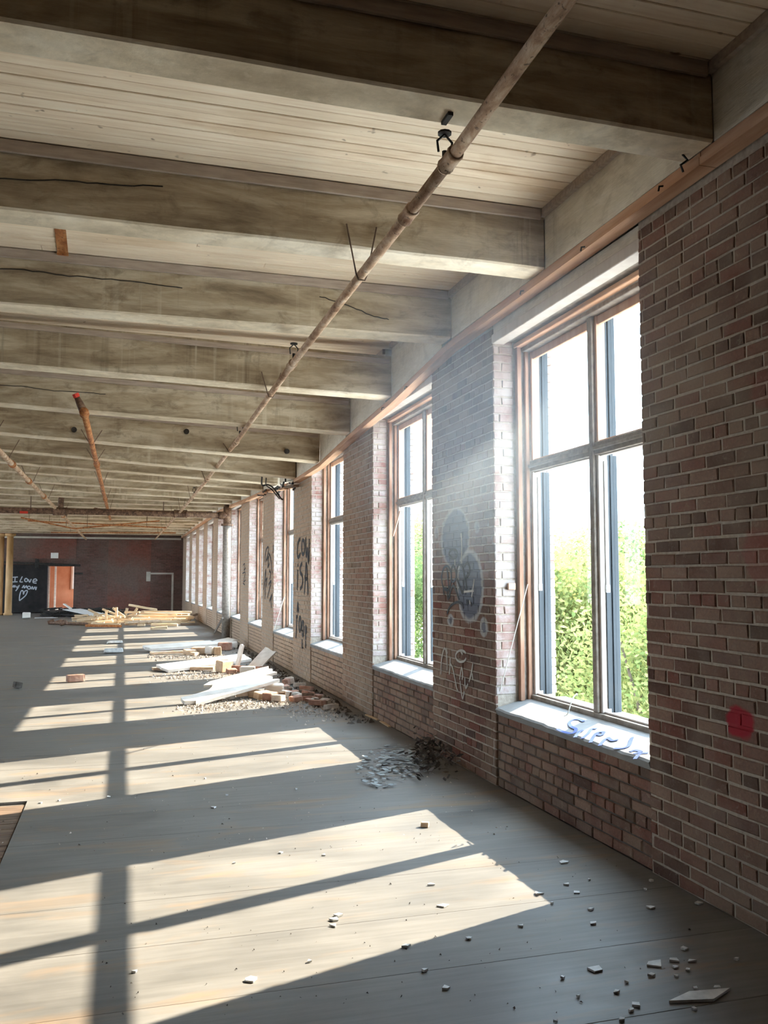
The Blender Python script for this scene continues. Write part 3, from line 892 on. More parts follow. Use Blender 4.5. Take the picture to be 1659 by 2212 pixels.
# writing on the fire door; crop origin (0,1150) scale .12055
YD = Y_BACK - .163
def on_door(px, py): return at_depth(px, py, YD)
q4 = ((0, 1150), .12055)
wall_strokes('door_writing', M['chalk'], 'white handwriting I Love my mom with a heart', [
    [(228, 805), (320, 800)], [(272, 803), (265, 885)], [(225, 888), (315, 885)], [(400, 790), (375, 840), (358, 885), (410, 888)], circ(468, 855, 26, 30), [(510, 840), (530, 895), (560, 835)],
    [(595, 880), (660, 865), (640, 835), (600, 850), (595, 900), (655, 910)],
    [(225, 985), (245, 950), (250, 985), (270, 950), (275, 985)], [(300, 960), (305, 1000), (335, 960), (345, 950), (320, 1000), (280, 1050)],
    [(395, 1000), (430, 950), (435, 1000), (475, 955), (480, 1000)], circ(520, 990, 26, 26), [(560, 1020), (580, 970), (595, 1020), (625, 975), (640, 1030), (655, 975)],
    [(348, 1225), (350, 1150), (370, 1070), (395, 1040), (415, 1060), (420, 1110), (440, 1060), (480, 1040), (488, 1070), (450, 1140), (348, 1225)]], *q4, .045, dr, n=(0, -1, 0), f=on_door)
for o in [c for c in dr.children if c.name.startswith('door_writing')]:
    o.location = (4.4, -(Y_BACK - .12), 0)

# ------------------------------------------------------------------ room beyond the doorway
yb2 = Y_BACK + 7.0
rm = MB()
rm.box(-6.5, -.2, yb2, yb2 + .3, -.3, 3.2).box(-6.8, -6.5, Y_BACK + .4, yb2, -.3, 3.2).box(-6.8, .6, Y_BACK + .4, yb2 + .3, 3.2, 3.4).box(-.2, .1, Y_BACK + .4, yb2, 2.6, 3.2).box(-.2, .1, Y_BACK + .4, yb2, -.3, .7).box(-.2, .1, Y_BACK + .4, yb2 - 4.2, .7, 2.6)
o = rm.build('wall_far_room', simple('orange_brick_wall', (.50, .18, .085), (.62, .27, .15), 2, .9, .2, (1, 1, 1), False)); tag(o, 'orange brick wall seen through the far doorway', 'wall', kind='structure')
o = MB().box(-7, 0, Y_BACK + .4, yb2, -.25, -.01).build('floor_far_room', M['sill']); tag(o, 'pale floor of the room beyond the doorway', 'floor', kind='structure')
for i, (xa, ya) in enumerate(((-3.55, 44.5), (-3.42, 45.5), (-3.2, 46.6))):
    m = MB().box(xa - .045, xa + .045, ya - .02, ya + .02, 0, 3.19, c=.004)
    o = m.build('stud', M['white_board']); tag(o, ['first', 'second', 'third'][i] + ' white stud from the left inside the far doorway', 'stud', 'white studs in the room beyond the doorway')
o = MB().box(-5.2, -3.75, 43.6, 47.5, 0, 3.2).build('wall_partition', M['plaster']); tag(o, 'grey partition wall left inside the far doorway', 'wall', kind='structure')
wf = empty('window_12', (-2.45, yb2 - .05, 0)); tag(wf, 'small window in the room beyond the doorway, its daylight painted as a white pane', 'window', kind='structure')
MB().box(-2.62, -2.54, yb2 - .08, yb2 - .005, 1.0, 2.35).build('frame', M['sash'], wf, loc=(2.45, -yb2 + .05, 0))
MB().box(-2.54, -1.9, yb2 - .04, yb2 - .005, 1.0, 2.35).build('pane', M['paper'], wf, loc=(2.45, -yb2 + .05, 0))  # opaque white pane, its colour painted in place of daylight

# ------------------------------------------------------------------ pipes
def coupling(m, p, d, r, L):
    d = Vector(d).normalized(); p = Vector(p)
    m.tube([p - d * L, p - d * (L * .8), p - d * (L * .78), p + d * (L * .78), p + d * (L * .8), p + d * L], [r * 1.12, r * 1.3, r * 1.18, r * 1.18, r * 1.3, r * 1.12], 12)
def hanger(parent, p, top, spread=.095, r=.005):
    p = Vector(p); rr = .034
    m = MB()
    m.tube([(p.x - spread, p.y, top), (p.x - rr, p.y, p.z), (p.x - rr * .6, p.y, p.z - rr), (p.x + rr * .6, p.y, p.z - rr), (p.x + rr, p.y, p.z), (p.x + spread, p.y, top)], r, 6)
    m.build('hanger_wire', M['wire'], parent)
P1X = 1.36
p1 = [(1.2, 3.46), (2.476, 3.44), (3.66, 3.397), (5.31, 3.392), (7.5, 3.38), (11.28, 3.29), (16, 3.24), (22.6, 3.22), (30, 3.25), (40.8, 3.305)]
def pz(t, y):
    for (a, za), (b, zb) in zip(t, t[1:]):
        if a <= y <= b: return za + (zb - za) * (y - a) / (b - a)
    return t[-1][1]
sp = empty('sprinkler_pipe', (P1X, 1.2, 3.4))
tag(sp, 'long rusty sprinkler pipe running under the beams beside the window wall', 'pipe', 'ceiling sprinkler pipes')
sp.location = (0, 0, 0)
cuts = [1.2, 3.55, 7.4, 11.3, 15.2, 19, 22.9, 27, 31, 35, 40.8]
for a, b in zip(cuts, cuts[1:]):
    n = max(2, int((b - a) / .8))
    pts = [(P1X, a + (b - a) * i / n, pz(p1, a + (b - a) * i / n)) for i in range(n + 1)]
    MB().tube(pts, .029, 14).build('pipe_length', M['rust_pipe'], sp, True)
for yy in (3.55, 4.15, 7.4, 11.3, 15.2, 19, 27, 31, 35):
    m = MB(); coupling(m, (P1X, yy, pz(p1, yy)), (0, 1, -.02), .031, .075); m.build('coupling', M['rust_pipe'], sp, True)
for yy in (5.05, 8.5, 11.9, 15.3, 18.7, 22.0, 25.6, 29, 32.5, 36):
    k = int(round((yy - BY0) / BP)); yb = BEAM_Y[max(0, k)] - .01
    hanger(sp, (P1X, yb, pz(p1, yb)), soffit(k, P1X) + .14)
# upright sprinkler heads
for yy in (3.62, 7.3, 10.9, 14.6, 18.2):
    z = pz(p1, yy)
    m = MB().tube([(P1X, yy, z), (P1X, yy, z + .075)], .013, 8)
    m.tube([(P1X - .03, yy, z + .07), (P1X - .036, yy, z + .12), (P1X, yy, z + .155), (P1X + .036, yy, z + .12), (P1X + .03, yy, z + .07)], .006, 6)
    m.tube([(P1X, yy, z + .155), (P1X, yy, z + .165)], .032, 10)
    m.build('sprinkler_head', M['iron'], sp)
# second pipe, bright rust
def px_line(pts, z):
    return [on_floor(a, b, z) for a, b in pts]
sp2 = empty('sprinkler_pipe', (0, 0, 0)); tag(sp2, 'short orange rust pipe hanging in the middle of the ceiling', 'pipe', 'ceiling sprinkler pipes')
a = on_floor(182, 892, 3.31); b = on_floor(238, 1122, 3.31)
n = 12
pts = [a.lerp(b, i / n) for i in range(n + 1)]
MB().tube(pts, .036, 12).build('pipe_length', M['orange_pipe'], sp2, True)
d2 = (b - a).normalized()
m = MB(); coupling(m, a, d2, .04, .07); m.build('coupling', M['orange_pipe'], sp2, True)
e1 = at_depth(166, 858, a.y - .05)
m = MB().tube([a, a.lerp(e1, .5), e1], [.045, .04, .028], 10); m.build('elbow', M['dark_pipe'], sp2, True)
MB().tube([e1, e1 + (e1 - a).normalized() * .04], .035, 8).build('cap', M['red'], sp2)
for t in (.12, .25, .42, .6, .8):
    p = a.lerp(b, t)
    if t in (.25, .6):
        m = MB(); coupling(m, p, d2, .038, .09); m.build('coupling', M['orange_pipe'], sp2, True)
    k = int(round((p.y - BY0) / BP)); pp = a.lerp(b, (BEAM_Y[k] - a.y) / (b.y - a.y))
    hanger(sp2, pp, soffit(k, pp.x) + .15, .13)
p = a.lerp(b, .88)
s1 = at_depth(200, 1098, p.y - .3)
MB().tube([p, p.lerp(s1, .4) + Vector((0, 0, .03)), s1.lerp(p, .15), s1 - Vector((0, 0, .10))], .05, 10).build('branch_elbow', M['dark_pipe'], sp2, True)
# third pipe at far left
sp3 = empty('sprinkler_pipe', (0, 0, 0)); tag(sp3, 'rusty pipe at the left edge running back under the beams', 'pipe', 'ceiling sprinkler pipes')
a3 = on_floor(-60, 915, 3.28); b3 = on_floor(186, 1165, 3.28)
pts = [a3.lerp(b3, i / 14) for i in range(15)]
MB().tube(pts, .04, 12).build('pipe_length', M['rust_pipe'], sp3, True)
for t in (.06, .12, .2, .3, .5):
    p = a3.lerp(b3, t)
    k = int(round((p.y - BY0) / BP)); pp = a3.lerp(b3, (BEAM_Y[k] - a3.y) / (b3.y - a3.y))
    hanger(sp3, pp, soffit(k, pp.x) + .16, .17)
    m = MB(); coupling(m, p, (b3 - a3), .042, .1); m.build('coupling', M['orange_pipe'], sp3, True)
# cross main and riser
YM = 23.0
zc = at_depth(300, 1108, YM).z
cm = empty('main_pipe', (0, 0, 0)); tag(cm, 'thick brown main pipe crossing the hall below the far beams', 'pipe')
xr = on_floor(491, 1382).x
MB().tube([(X_LEFT + .05, YM, zc), (-4, YM, zc), (0, YM, zc), (xr - .12, YM, zc - .02)], .078, 14).build('pipe_length', M['dark_pipe'], cm, True)
for px in (130, 390):
    p = at_depth(px, 1108, YM)
    m = MB(); coupling(m, (p.x, YM, zc), (1, 0, 0), .085, .17); m.build('tee_fitting', M['dark_pipe'], cm, True)
p = at_depth(131, 1108, YM)
MB().tube([(p.x, YM, zc), (p.x, YM, zc + .30), (p.x + .04, YM, zc + .42), (p.x + .13, YM, zc + .45), (p.x + .18, YM, zc + .45)], .07, 12).build('elbow', M['dark_pipe'], cm, True)
for px in (66, 353):
    p = at_depth(px, 1108, YM)
    MB().tube([(p.x, YM, zc), (p.x, YM, zc + .75)], .012, 6).build('hanger_rod', M['wire'], cm)
MB().box(at_depth(42, 1115, YM - .12).x, at_depth(60, 1115, YM - .12).x, YM - .14, YM - .08, zc - .08, zc - .02, c=.01).build('red_tag', M['red'], cm)
ri = empty('riser_pipe', (xr, YM, 0)); tag(ri, 'upright riser pipe with rusty flanged top standing near the window wall', 'pipe')
zf = at_depth(495, 1136, YM).z
MB().tube([(0, 0, 0), (0, 0, zf)], .105, 16).build('post', M['grey_wood'], ri, True)
MB().tube([(0, 0, zf), (0, 0, zf + .05)], .155, 16).build('flange', M['dark_pipe'], ri)
MB().tube([(0, 0, zf + .05), (0, 0, zf + .5)], .10, 16).build('tee_body', M['dark_pipe'], ri, True)
MB().tube([(-.22, 0, zc - .02), (0, 0, zc - .02)], .10, 14).build('tee_branch', M['dark_pipe'], ri, True)
MB().tube([(0, 0, zf + .5), (0, 0, zf + .83)], .078, 14).build('stub', M['dark_pipe'], ri, True)
# brace against the riser
bp0 = on_floor(463, 1369); bp1 = at_depth(481, 1335, YM - .1)
o = MB().tube([bp0 + Vector((0, 0, .02)), bp1], .03, 4).build('prop_stick', M['grey_wood']); tag(o, 'short grey stick propped diagonally against the riser pipe', 'stick')
# loose thin rods beyond the main pipe
for i, (c0, c1, YY) in enumerate((((45, 1118), (160, 1142), 27.5), ((160, 1142), (345, 1125), 27.5), ((60, 1125), (360, 1140), 30), ((110, 1150), (380, 1151), 36))):
    e0, e1 = at_depth(*c0, YY), at_depth(*c1, YY)
    m = MB().tube([e0, e1], .022, 8)
    o = m.build('conduit', M['orange_pipe']); tag(o, ['left leg of the crossing rusty conduits beyond the main pipe', 'right leg of the crossing rusty conduits beyond the main pipe', 'long straight rusty conduit just beyond the main pipe', 'farthest rusty conduit near the back wall'][i], 'conduit', 'thin rusty conduits under the far ceiling')
    for t in (.15, .85):
        q_ = e0.lerp(e1, t)
        MB().tube([q_, (q_.x, q_.y, 3.94)], .008, 5).build('hanger_rod', M['wire'], o)

# columns at the left
for i, (px, py) in enumerate(((17, 1329), (-3, 1329))):
    b = on_floor(px, py)
    rt = empty('column', (b.x, b.y, 0))
    tag(rt, ['round ochre column in front of the black fire door', 'round ochre column cut by the left edge of the picture'][i], 'column', 'round ochre columns')
    zt = 3.45
    MB().tube([(0, 0, 0), (0, 0, .08), (0, 0, .1), (0, 0, 1.7), (0, 0, zt - .12)], [.18, .18, .145, .14, .13], 18).build('shaft', M['column'], rt, True)
    MB().tube([(0, 0, zt - .12), (0, 0, zt - .08), (0, 0, zt)], [.16, .22, .22], 18).build('capital', M['column'], rt)

# dark cracks in the beams, an iron strap and stray nails
beams = [o for o in C.objects if o.name.startswith('ceiling_beam') and o.type == 'EMPTY']
beams.sort(key=lambda o: o.location.y)
rc = random.Random(4)
for k, pts in ((1, [(-30, 383), (120, 390), (250, 398), (352, 404)]), (2, [(-30, 580), (70, 585), (150, 596), (260, 606), (394, 622)]), (2, [(690, 640), (740, 655), (800, 680), (840, 690)]), (4, [(-20, 829), (60, 836), (130, 845), (228, 851)])):
    P = []
    for px, py in pts:
        p = at_depth(px, py, BEAM_Y[k] - .0035)
        P.append(p)
    P = smooth_pts(P, 6)
    P = [p + Vector((0, 0, rc.uniform(-.006, .006))) for p in P]
    m = MB(); ribbon(m, P, .007, (0, -1, 0))
    o = m.build('crack', M['iron'], beams[k]); o.location = -beams[k].location; o['label'] = 'dark crack along the beam face'
a = on_floor(128, 478, Z_DECK - .006); b = on_floor(136, 548, Z_DECK - .006)
m = MB(); ribbon(m, [a, a.lerp(b, .33) , a.lerp(b, .66), b], .075, (0, 0, 1)); m.obox(b + Vector((-.04, -.03, -.02)), (.08, 0, 0), (0, .06, 0), (0, 0, .02))
o = m.build('iron_strap', M['orange_pipe'], ce); o['label'] = 'rusty iron strap nailed across the planks'
for px, py in ((1433, 402), (1264, 533), (1132, 628), (880, 835), (830, 880)):
    p = on_wall(px, py, 2.6)
    MB().tube([(2.6, p.y, p.z), (2.575, p.y, p.z - .005), (2.57, p.y, p.z - .03)], .005, 5).build('nail', M['iron'], tr)

# ------------------------------------------------------------------ hanging torn strip and cords
ts = empty('torn_strip'); tag(ts, 'torn black strip dangling from the broken corner of the ceiling', 'strip')
m = MB(); ribbon(m, smooth_pts([at_depth(566, 1030, 13.8)] + [at_depth(a, b, 13.8) for a, b in [(566, 1048), (578, 1047), (588, 1052), (598, 1064), (607, 1077), (612, 1079)]]), .028, (.3, -1, .1)); m.build('strip_end', M['iron'], ts)
m = MB(); ribbon(m, smooth_pts([at_depth(575, 1032, 13.85)] + [at_depth(a, b, 13.85) for a, b in [(575, 1048), (586, 1056), (595, 1067), (604, 1078)]]), .02, (.3, -1, .2)); m.build('strip_end', M['iron'], ts)
rt_ = random.Random(8)
m = MB()
for i in range(26):
    yy = rt_.uniform(13.9, 17.3)
    x = rt_.uniform(2.5, 2.68); z = sag(yy) - rt_.uniform(.02, .16)
    d = Vector((rt_.uniform(-.08, .05), rt_.uniform(-.25, .25), rt_.uniform(-.06, .06)))
    m.obox((x, yy, z), d, Vector((.03, .02, 0)), Vector((0, .01, .02)))
o = m.build('splintered_wood', M['iron'], tr); o['kind'] = 'stuff'
for i, (c0, c1, X0) in enumerate((((1140, 1262, 2.88), (1069, 1537, 2.71), 0), ((614, 1290, 2.86), (592, 1360, 2.71), 0))):
    a = on_wall(*c0); b = on_wall(*c1)
    mid = a.lerp(b, .5) + Vector((-.01, 0, -.03))
    o = MB().tube([a, mid, b] + ([b + Vector((-.005, 0, -.12)), b + Vector((-.01, 0, -.40))] if i == 0 else []), .0035 if i == 0 else .006, 5).build('string', M['string'])
    tag(o, ['pale string hanging down beside the nearest window', 'pale string slanting across the fourth window reveal'][i], 'string', 'strings hanging at the windows')
b = on_wall(1098, 1268, 2.84)
o = MB().box(2.80, 2.86, WIN[0] + WW - .03, WIN[0] + WW - .001, b.z - .02, b.z + .03, c=.003).build('wood_block', M['sash']); tag(o, 'tiny wooden block fixed to the nearest window reveal', 'block')
a = on_wall(1255, 1508, 2.87)
m = MB().tube(smooth_pts([a + Vector((0, .05, .01)), a + Vector((-.02, .02, .025)), a + Vector((-.06, -.0, .0)), a + Vector((-.09, -.01, -.06)), a + Vector((-.10, .0, -.10)), a + Vector((-.12, .01, -.11))]), .004, 6)
o = m.build('wire_loop', M['string']); tag(o, 'bent white wire tied to the bottom of the nearest window', 'wire')

# ------------------------------------------------------------------ debris
def board(name, mat, p, qv, width, thick, label, cat='board', group=None, roll=0.0, rag=.0):
    """a board from p to q (points on its underside centre line), broken ends"""
    p = Vector(p); qv = Vector(qv); d = qv - p; L = d.length; u = d.normalized()
    s = u.cross(Vector((0, 0, 1))); s = s.normalized() if s.length > .01 else Vector((1, 0, 0))
    n = s.cross(u)
    if roll:
        rot = Matrix.Rotation(roll, 3, u); s = rot @ s; n = rot @ n
    rr = random.Random(sum(ord(ch) for ch in label) + int(L * 1000))
    ns = 5
    vs = []; fs = []
    nl = 7
    for i in range(nl):
        t = i / (nl - 1)
        for j in range(ns):
            sj = (j / (ns - 1) - .5)
            e = 0
            if rag and i == 0: e = rr.uniform(0, rag)
            if rag and i == nl - 1: e = -rr.uniform(0, rag)
            b = u * (t * L + e) + s * (sj * width * (1 + rr.uniform(-.04, .02)))
            vs.append(b); vs.append(b + n * thick * (1 if not rag else rr.uniform(.85, 1.05)))
    def id_(i, j, k): return (i * ns + j) * 2 + k
    for i in range(nl - 1):
        for j in range(ns - 1):
            fs.append((id_(i, j, 0), id_(i, j + 1, 0), id_(i + 1, j + 1, 0), id_(i + 1, j, 0)))
            fs.append((id_(i, j, 1), id_(i + 1, j, 1), id_(i + 1, j + 1, 1), id_(i, j + 1, 1)))
        fs.append((id_(i, 0, 0), id_(i + 1, 0, 0), id_(i + 1, 0, 1), id_(i, 0, 1)))
        fs.append((id_(i, ns - 1, 0), id_(i, ns - 1, 1), id_(i + 1, ns - 1, 1), id_(i + 1, ns - 1, 0)))
    for i in (0, nl - 1):
        for j in range(ns - 1):
            fs.append((id_(i, j, 0), id_(i, j, 1), id_(i, j + 1, 1), id_(i, j + 1, 0)))
    o = MB().add(vs, fs).build(name, mat)
    o.location = p
    tag(o, label, cat, group)
    return o
def chunk(name, mat, p, size, label, cat, group=None, seed=0, rot=None):
    rr = random.Random(seed)
    bm = bmesh.new(); bmesh.ops.create_cube(bm, size=1)
    bmesh.ops.bevel(bm, geom=bm.edges[:], offset=.08, segments=1, affect='EDGES')
    e = Matrix.Rotation(rr.uniform(0, 6.28) if rot is None else rot, 3, 'Z') @ Matrix.Rotation(rr.uniform(-.25, .25), 3, 'X')
    for v in bm.verts:
        c = Vector((v.co.x * size[0], v.co.y * size[1], v.co.z * size[2])) * (1 + rr.uniform(-.07, .07))
        v.co = e @ c
    lo = min(v.co.z for v in bm.verts)
    for v in bm.verts: v.co.z -= lo
    bm.verts.index_update()
    m = MB().add([v.co for v in bm.verts], [[v.index for v in f.verts] for f in bm.faces])
    bm.free()
    o = m.build(name, mat); o.location = p
    tag(o, label, cat, group)
    return o
G1 = 'fallen boards and lath below the broken ceiling'
def F(px, py, z=0): return on_floor(px, py, z)
# nearest heap
board('fallen_board', M['white_board'], F(398, 1524) + Vector((0, 0, .01)), F(592, 1500) + Vector((0, 0, .20)), .24, .045, 'broken white board at the front of the nearest rubble heap', 'board', G1, .25, .16)
board('fallen_board', M['white_board'], F(440, 1502) + Vector((0, .1, .06)), F(600, 1492) + Vector((0, .15, .26)), .22, .04, 'split cream board leaning behind the front rubble board', 'board', G1, .35, .2)
board('fallen_board', M['fresh_wood'], F(505, 1508) + Vector((0, 0, .02)), F(560, 1503) + Vector((0, 0, .03)), .16, .06, 'short split timber lying under the front rubble boards', 'board', G1, 0, .05)
ch = [(552, 1506, .20, .12, .08, 'fresh_wood', 0), (568, 1510, .22, .12, .09, 'fresh_wood', 0), (583, 1513, .18, .13, .10, 'loose_brick', 0), (556, 1500, .2, .11, .07, 'fresh_wood', .09), (592, 1502, .26, .10, .14, 'white_board', 0),
      (601, 1516, .15, .11, .08, 'crumb', 0), (575, 1500, .16, .10, .08, 'loose_brick', .1), (470, 1512, .15, .12, .07, 'fresh_wood', 0), (496, 1510, .12, .10, .06, 'white_board', 0)]
for i, (px, py, a, b, c, mk, z) in enumerate(ch):
    p = F(px, py); p.z = z
    lab = ['tan wood block leftmost of the nearest heap cluster', 'tan wood block in the middle of the nearest heap cluster', 'reddish brick block in the nearest heap cluster', 'tan block resting on other blocks of the nearest heap',
           'large white slab at the right of the nearest heap', 'grey crumbly lump at the right tip of the nearest heap', 'reddish brick resting on blocks of the nearest heap', 'tan wood piece under the long front board', 'small white piece under the long front board'][i]
    chunk('rubble_chunk', M[mk], p, (a, b, c), lab, 'rubble', 'sunlit chunks of the nearest rubble heap', 100 + i)
rr = random.Random(77)
for i in range(46):
    px = rr.uniform(606, 735); py = 1490 + (px - 606) * .22 + rr.uniform(-18, 20)
    p = F(px, py)
    if p.x > 2.45: continue
    s = rr.uniform(.06, .2)
    mk = rr.choice(['loose_brick', 'white_board', 'loose_brick', 'old_wood', 'crumb'])
    nm = {'loose_brick': 'reddish brick fragment', 'white_board': 'white board fragment', 'old_wood': 'dark wood fragment', 'crumb': 'grey mortar lump'}[mk]
    wh = 'close to the sunlit heap' if px < 645 else ('midway to the wall' if px < 690 else 'near the wall foot')
    chunk('rubble_chunk', M[mk], p, (s, s * rr.uniform(.45, .7), s * rr.uniform(.3, .5)), '%s%s in the shaded rubble %s' % ('large ' if s > .15 else 'small ' if s < .1 else '', nm, wh), 'rubble', 'shaded rubble along the foot of the wall', 200 + i)
# second heap
board('fallen_board', M['white_board'], F(346, 1452) + Vector((0, 0, .03)), F(536, 1437) + Vector((0, 0, .12)), .36, .05, 'wide white board on the second rubble heap', 'board', G1, .18, .06)
board('fallen_board', M['fresh_wood'], F(323, 1450) + Vector((0, .1, .01)), F(470, 1449) + Vector((0, 0, .02)), .12, .05, 'narrow brown timber under the wide white board', 'board', G1, 0, .1)
b = F(512, 1449)
board('upright_board', M['white_board'], b, b + Vector((.10, .02, .44)), .17, .03, 'white board end standing upright in the second rubble heap', 'board', G1, 0, .03)
b = F(548, 1452)
board('upright_board', M['white_board'], b + Vector((-.05, 0, 0)), b + Vector((.32, .1, .36)), .24, .03, 'pale board slanting up at the right of the second heap', 'board', G1, .5, .04)
for i, (px, py, a, b_, c, mk) in enumerate(((484, 1452, .24, .16, .19, 'fresh_wood'), (520, 1453, .3, .12, .1, 'loose_brick'), (534, 1456, .24, .14, .12, 'white_board'), (500, 1455, .16, .1, .07, 'loose_brick'), (562, 1452, .2, .1, .1, 'loose_brick'), (575, 1447, .3, .08, .06, 'old_wood'))):
    chunk('rubble_chunk', M[mk], F(px, py), (a, b_, c), ['square tan wood block at the middle of the second heap', 'long reddish brick chunk in the second heap', 'white chunk at the foot of the second heap',
          'small reddish brick in front of the second heap', 'reddish brick at the right of the second heap', 'dark flat wood piece at the right end of the second heap'][i], 'rubble', 'chunks of the second rubble heap', 300 + i)
# third heap
board('fallen_board', M['white_board'], F(312, 1409) + Vector((0, 0, .05)), F(466, 1402) + Vector((0, 0, .10)), .42, .06, 'long pale board across the third rubble heap', 'board', G1, .12, .08)
board('fallen_board', M['fresh_wood'], F(322, 1415) + Vector((0, 0, .01)), F(402, 1412) + Vector((0, 0, .02)), .14, .05, 'brown timber edge beneath the third heap', 'board', G1, 0, .1)
board('fallen_board', M['white_board'], F(450, 1401) + Vector((0, 0, .06)), F(508, 1397) + Vector((0, 0, .16)), .36, .04, 'pale board at the right end of the third heap', 'board', G1, .1, .1)
for i, (px, py, a, b_, c, mk) in enumerate(((432, 1413, .3, .16, .14, 'fresh_wood'), (455, 1414, .22, .14, .16, 'white_board'), (470, 1415, .18, .14, .16, 'fresh_wood'), (410, 1414, .25, .15, .1, 'fresh_wood'), (486, 1405, .3, .14, .16, 'loose_brick'), (420, 1416, .2, .12, .06, 'fresh_wood'), (498, 1400, .3, .2, .12, 'white_board'))):
    chunk('rubble_chunk', M[mk], F(px, py), (a, b_, c), ['tan block in the middle of the third heap', 'white block in the third heap', 'tan block right of the white one in the third heap', 'leftmost tan block of the third heap',
          'reddish brick at the right of the third heap', 'thin tan piece at the front of the third heap', 'white slab at the right end of the third heap'][i], 'rubble', 'chunks of the third rubble heap', 330 + i)
# single bits on the floor
chunk('loose_brick', M['loose_brick'], F(163, 1473), (.24, .13, .11), 'broken brick lying alone in a sun patch on the left', 'brick', None, 401, .3)
chunk('dark_lump', M['dirt'], F(38, 1487), (.12, .1, .08), 'small dark lump on the floor at the far left', 'lump', None, 402)
chunk('crumpled_sheet', M['chip'], F(245, 1411), (.36, .16, .09), 'crumpled grey sheet between the sun patches', 'sheet', None, 403, .1)
chunk('plaster_lump', M['chip'], F(248, 1391), (.34, .14, .06), 'pale plaster lump on the edge of a distant sun patch', 'plaster', None, 404, .2)
o = chunk('carton', M['paper'], F(57, 1337), (.28, .2, .22), 'small white carton on the floor before the fire door', 'carton', None, 405, .1)
o = chunk('tan_stone', M['fresh_wood'], F(938 - 20, 1786), (.05, .03, .03), 'small tan stone in the nearest sun patch', 'stone', None, 406)
# far lumber pile: pixel ends measured on the pile, stacked at its own depth
LP = 'lumber in the far pile'
lum = [((565, 95), (960, 165), 33.6, .11, 'raw_wood', 'topmost pale board slanting off the back of the lumber pile'), ((740, 182), (1390, 192), 33.0, .14, 'raw_wood', 'long top board at the right of the lumber pile'),
       ((720, 205), (1370, 222), 32.4, .14, 'raw_wood', 'second long board at the right of the lumber pile'), ((670, 240), (1420, 250), 31.8, .14, 'raw_wood', 'third long board at the right of the lumber pile'),
       ((525, 190), (745, 192), 32.6, .16, 'raw_wood', 'short board end at the middle of the lumber pile'), ((360, 130), (560, 165), 34.4, .12, 'raw_wood', 'raised board end behind the two upright stakes'),
       ((235, 148), (520, 195), 34.8, .12, 'raw_wood', 'slanting board left behind the upright stakes'), ((50, 152), (280, 190), 35.2, .12, 'raw_wood', 'leftmost slanting board at the back of the pile'),
       ((300, 238), (530, 268), 32.2, .18, 'raw_wood', 'wide board between the two upright stakes'), ((560, 278), (1330, 282), 31.4, .14, 'raw_wood', 'lowest long board at the right of the lumber pile'),
       ((135, 275), (390, 280), 32.0, .2, 'raw_wood', 'flat board at the upper left of the pile'), ((570, 318), (1000, 300), 30.4, .1, 'fresh_wood', 'brown board in front of the long lumber'),
       ((100, 322), (400, 305), 30.8, .18, 'raw_wood', 'flat board at the left front of the pile'), ((95, 346), (480, 350), 29.8, .12, 'raw_wood', 'lowest flat board at the left front of the pile'),
       ((20, 362), (500, 370), 28.9, .07, 'orange_pipe', 'long rusty orange strip along the front of the pile'), ((860, 402), (1085, 384), 27.6, .1, 'raw_wood', 'short yellow board lying in front of the pile'),
       ((970, 308), (1230, 312), 30.2, .12, 'raw_wood', 'short bright board at the right front of the pile'), ((690, 355), (800, 352), 29.4, .12, 'raw_wood', 'small offcut at the middle front of the pile'),
       ((850, 350), (1230, 352), 29.2, .14, 'raw_wood', 'low bright board at the right front edge of the pile'), ((1240, 350), (1500, 342), 29.8, .08, 'old_wood', 'dark stick pointing from the pile to the wall'),
       ((1330, 250), (1470, 215), 32.6, .12, 'old_wood', 'grey broken board ends at the right tip of the pile')]
for (a0, a1, YY, wd, mk, lab) in lum:
    p = at_depth(180 + .1688 * a0[0], 1290 + .1688 * a0[1], YY); qv = at_depth(180 + .1688 * a1[0], 1290 + .1688 * a1[1], YY)
    p.z = max(.005, p.z - .04); qv.z = max(.005, qv.z - .04)
    if YY > 34: qv.z = .02
    board('lumber', M[mk], p, qv, wd + .12, .075, lab, 'lumber', LP, 0, .1)
for i, (a0, a1, YY) in enumerate((((295, 170), (290, 315), 31.2), ((425, 130), (425, 292), 32.1), ((560, 140), (543, 235), 33), ((690, 140), (630, 235), 32.7))):
    p = at_depth(180 + .1688 * a0[0], 1290 + .1688 * a0[1], YY); qv = at_depth(180 + .1688 * a1[0], 1290 + .1688 * a1[1], YY)
    qv.z = max(0, qv.z)
    o = MB().tube([qv, p], .045, 6).build('stake', M['raw_wood']); tag(o, ['leftmost', 'second', 'third', 'rightmost'][i] + ' upright pale stake in the lumber pile', 'stake', 'upright stakes in the lumber pile')
# packed scraps under the pile
m = MB(); rr = random.Random(91)
for i in range(240):
    t = rr.random()
    x = -1.7 + t * 3.6; yy = 32.0 + rr.uniform(-1.6, 2.2)
    hmax = .30 * (1 - abs(yy - 32.4) / 3)
    L = rr.uniform(.15, .6); an = rr.uniform(-.5, .5); z = rr.uniform(0, max(.02, hmax))
    m.obox((x, yy, max(0, z - .03)), Vector((math.cos(an) * L, math.sin(an) * L, rr.uniform(0, .05))), Vector((-math.sin(an) * .08, math.cos(an) * .08, 0)), Vector((0, 0, .05)))
o = m.build('wood_scraps', M['raw_wood']); tag(o, 'packed wood scraps filling the far lumber pile', 'scraps', kind='stuff')
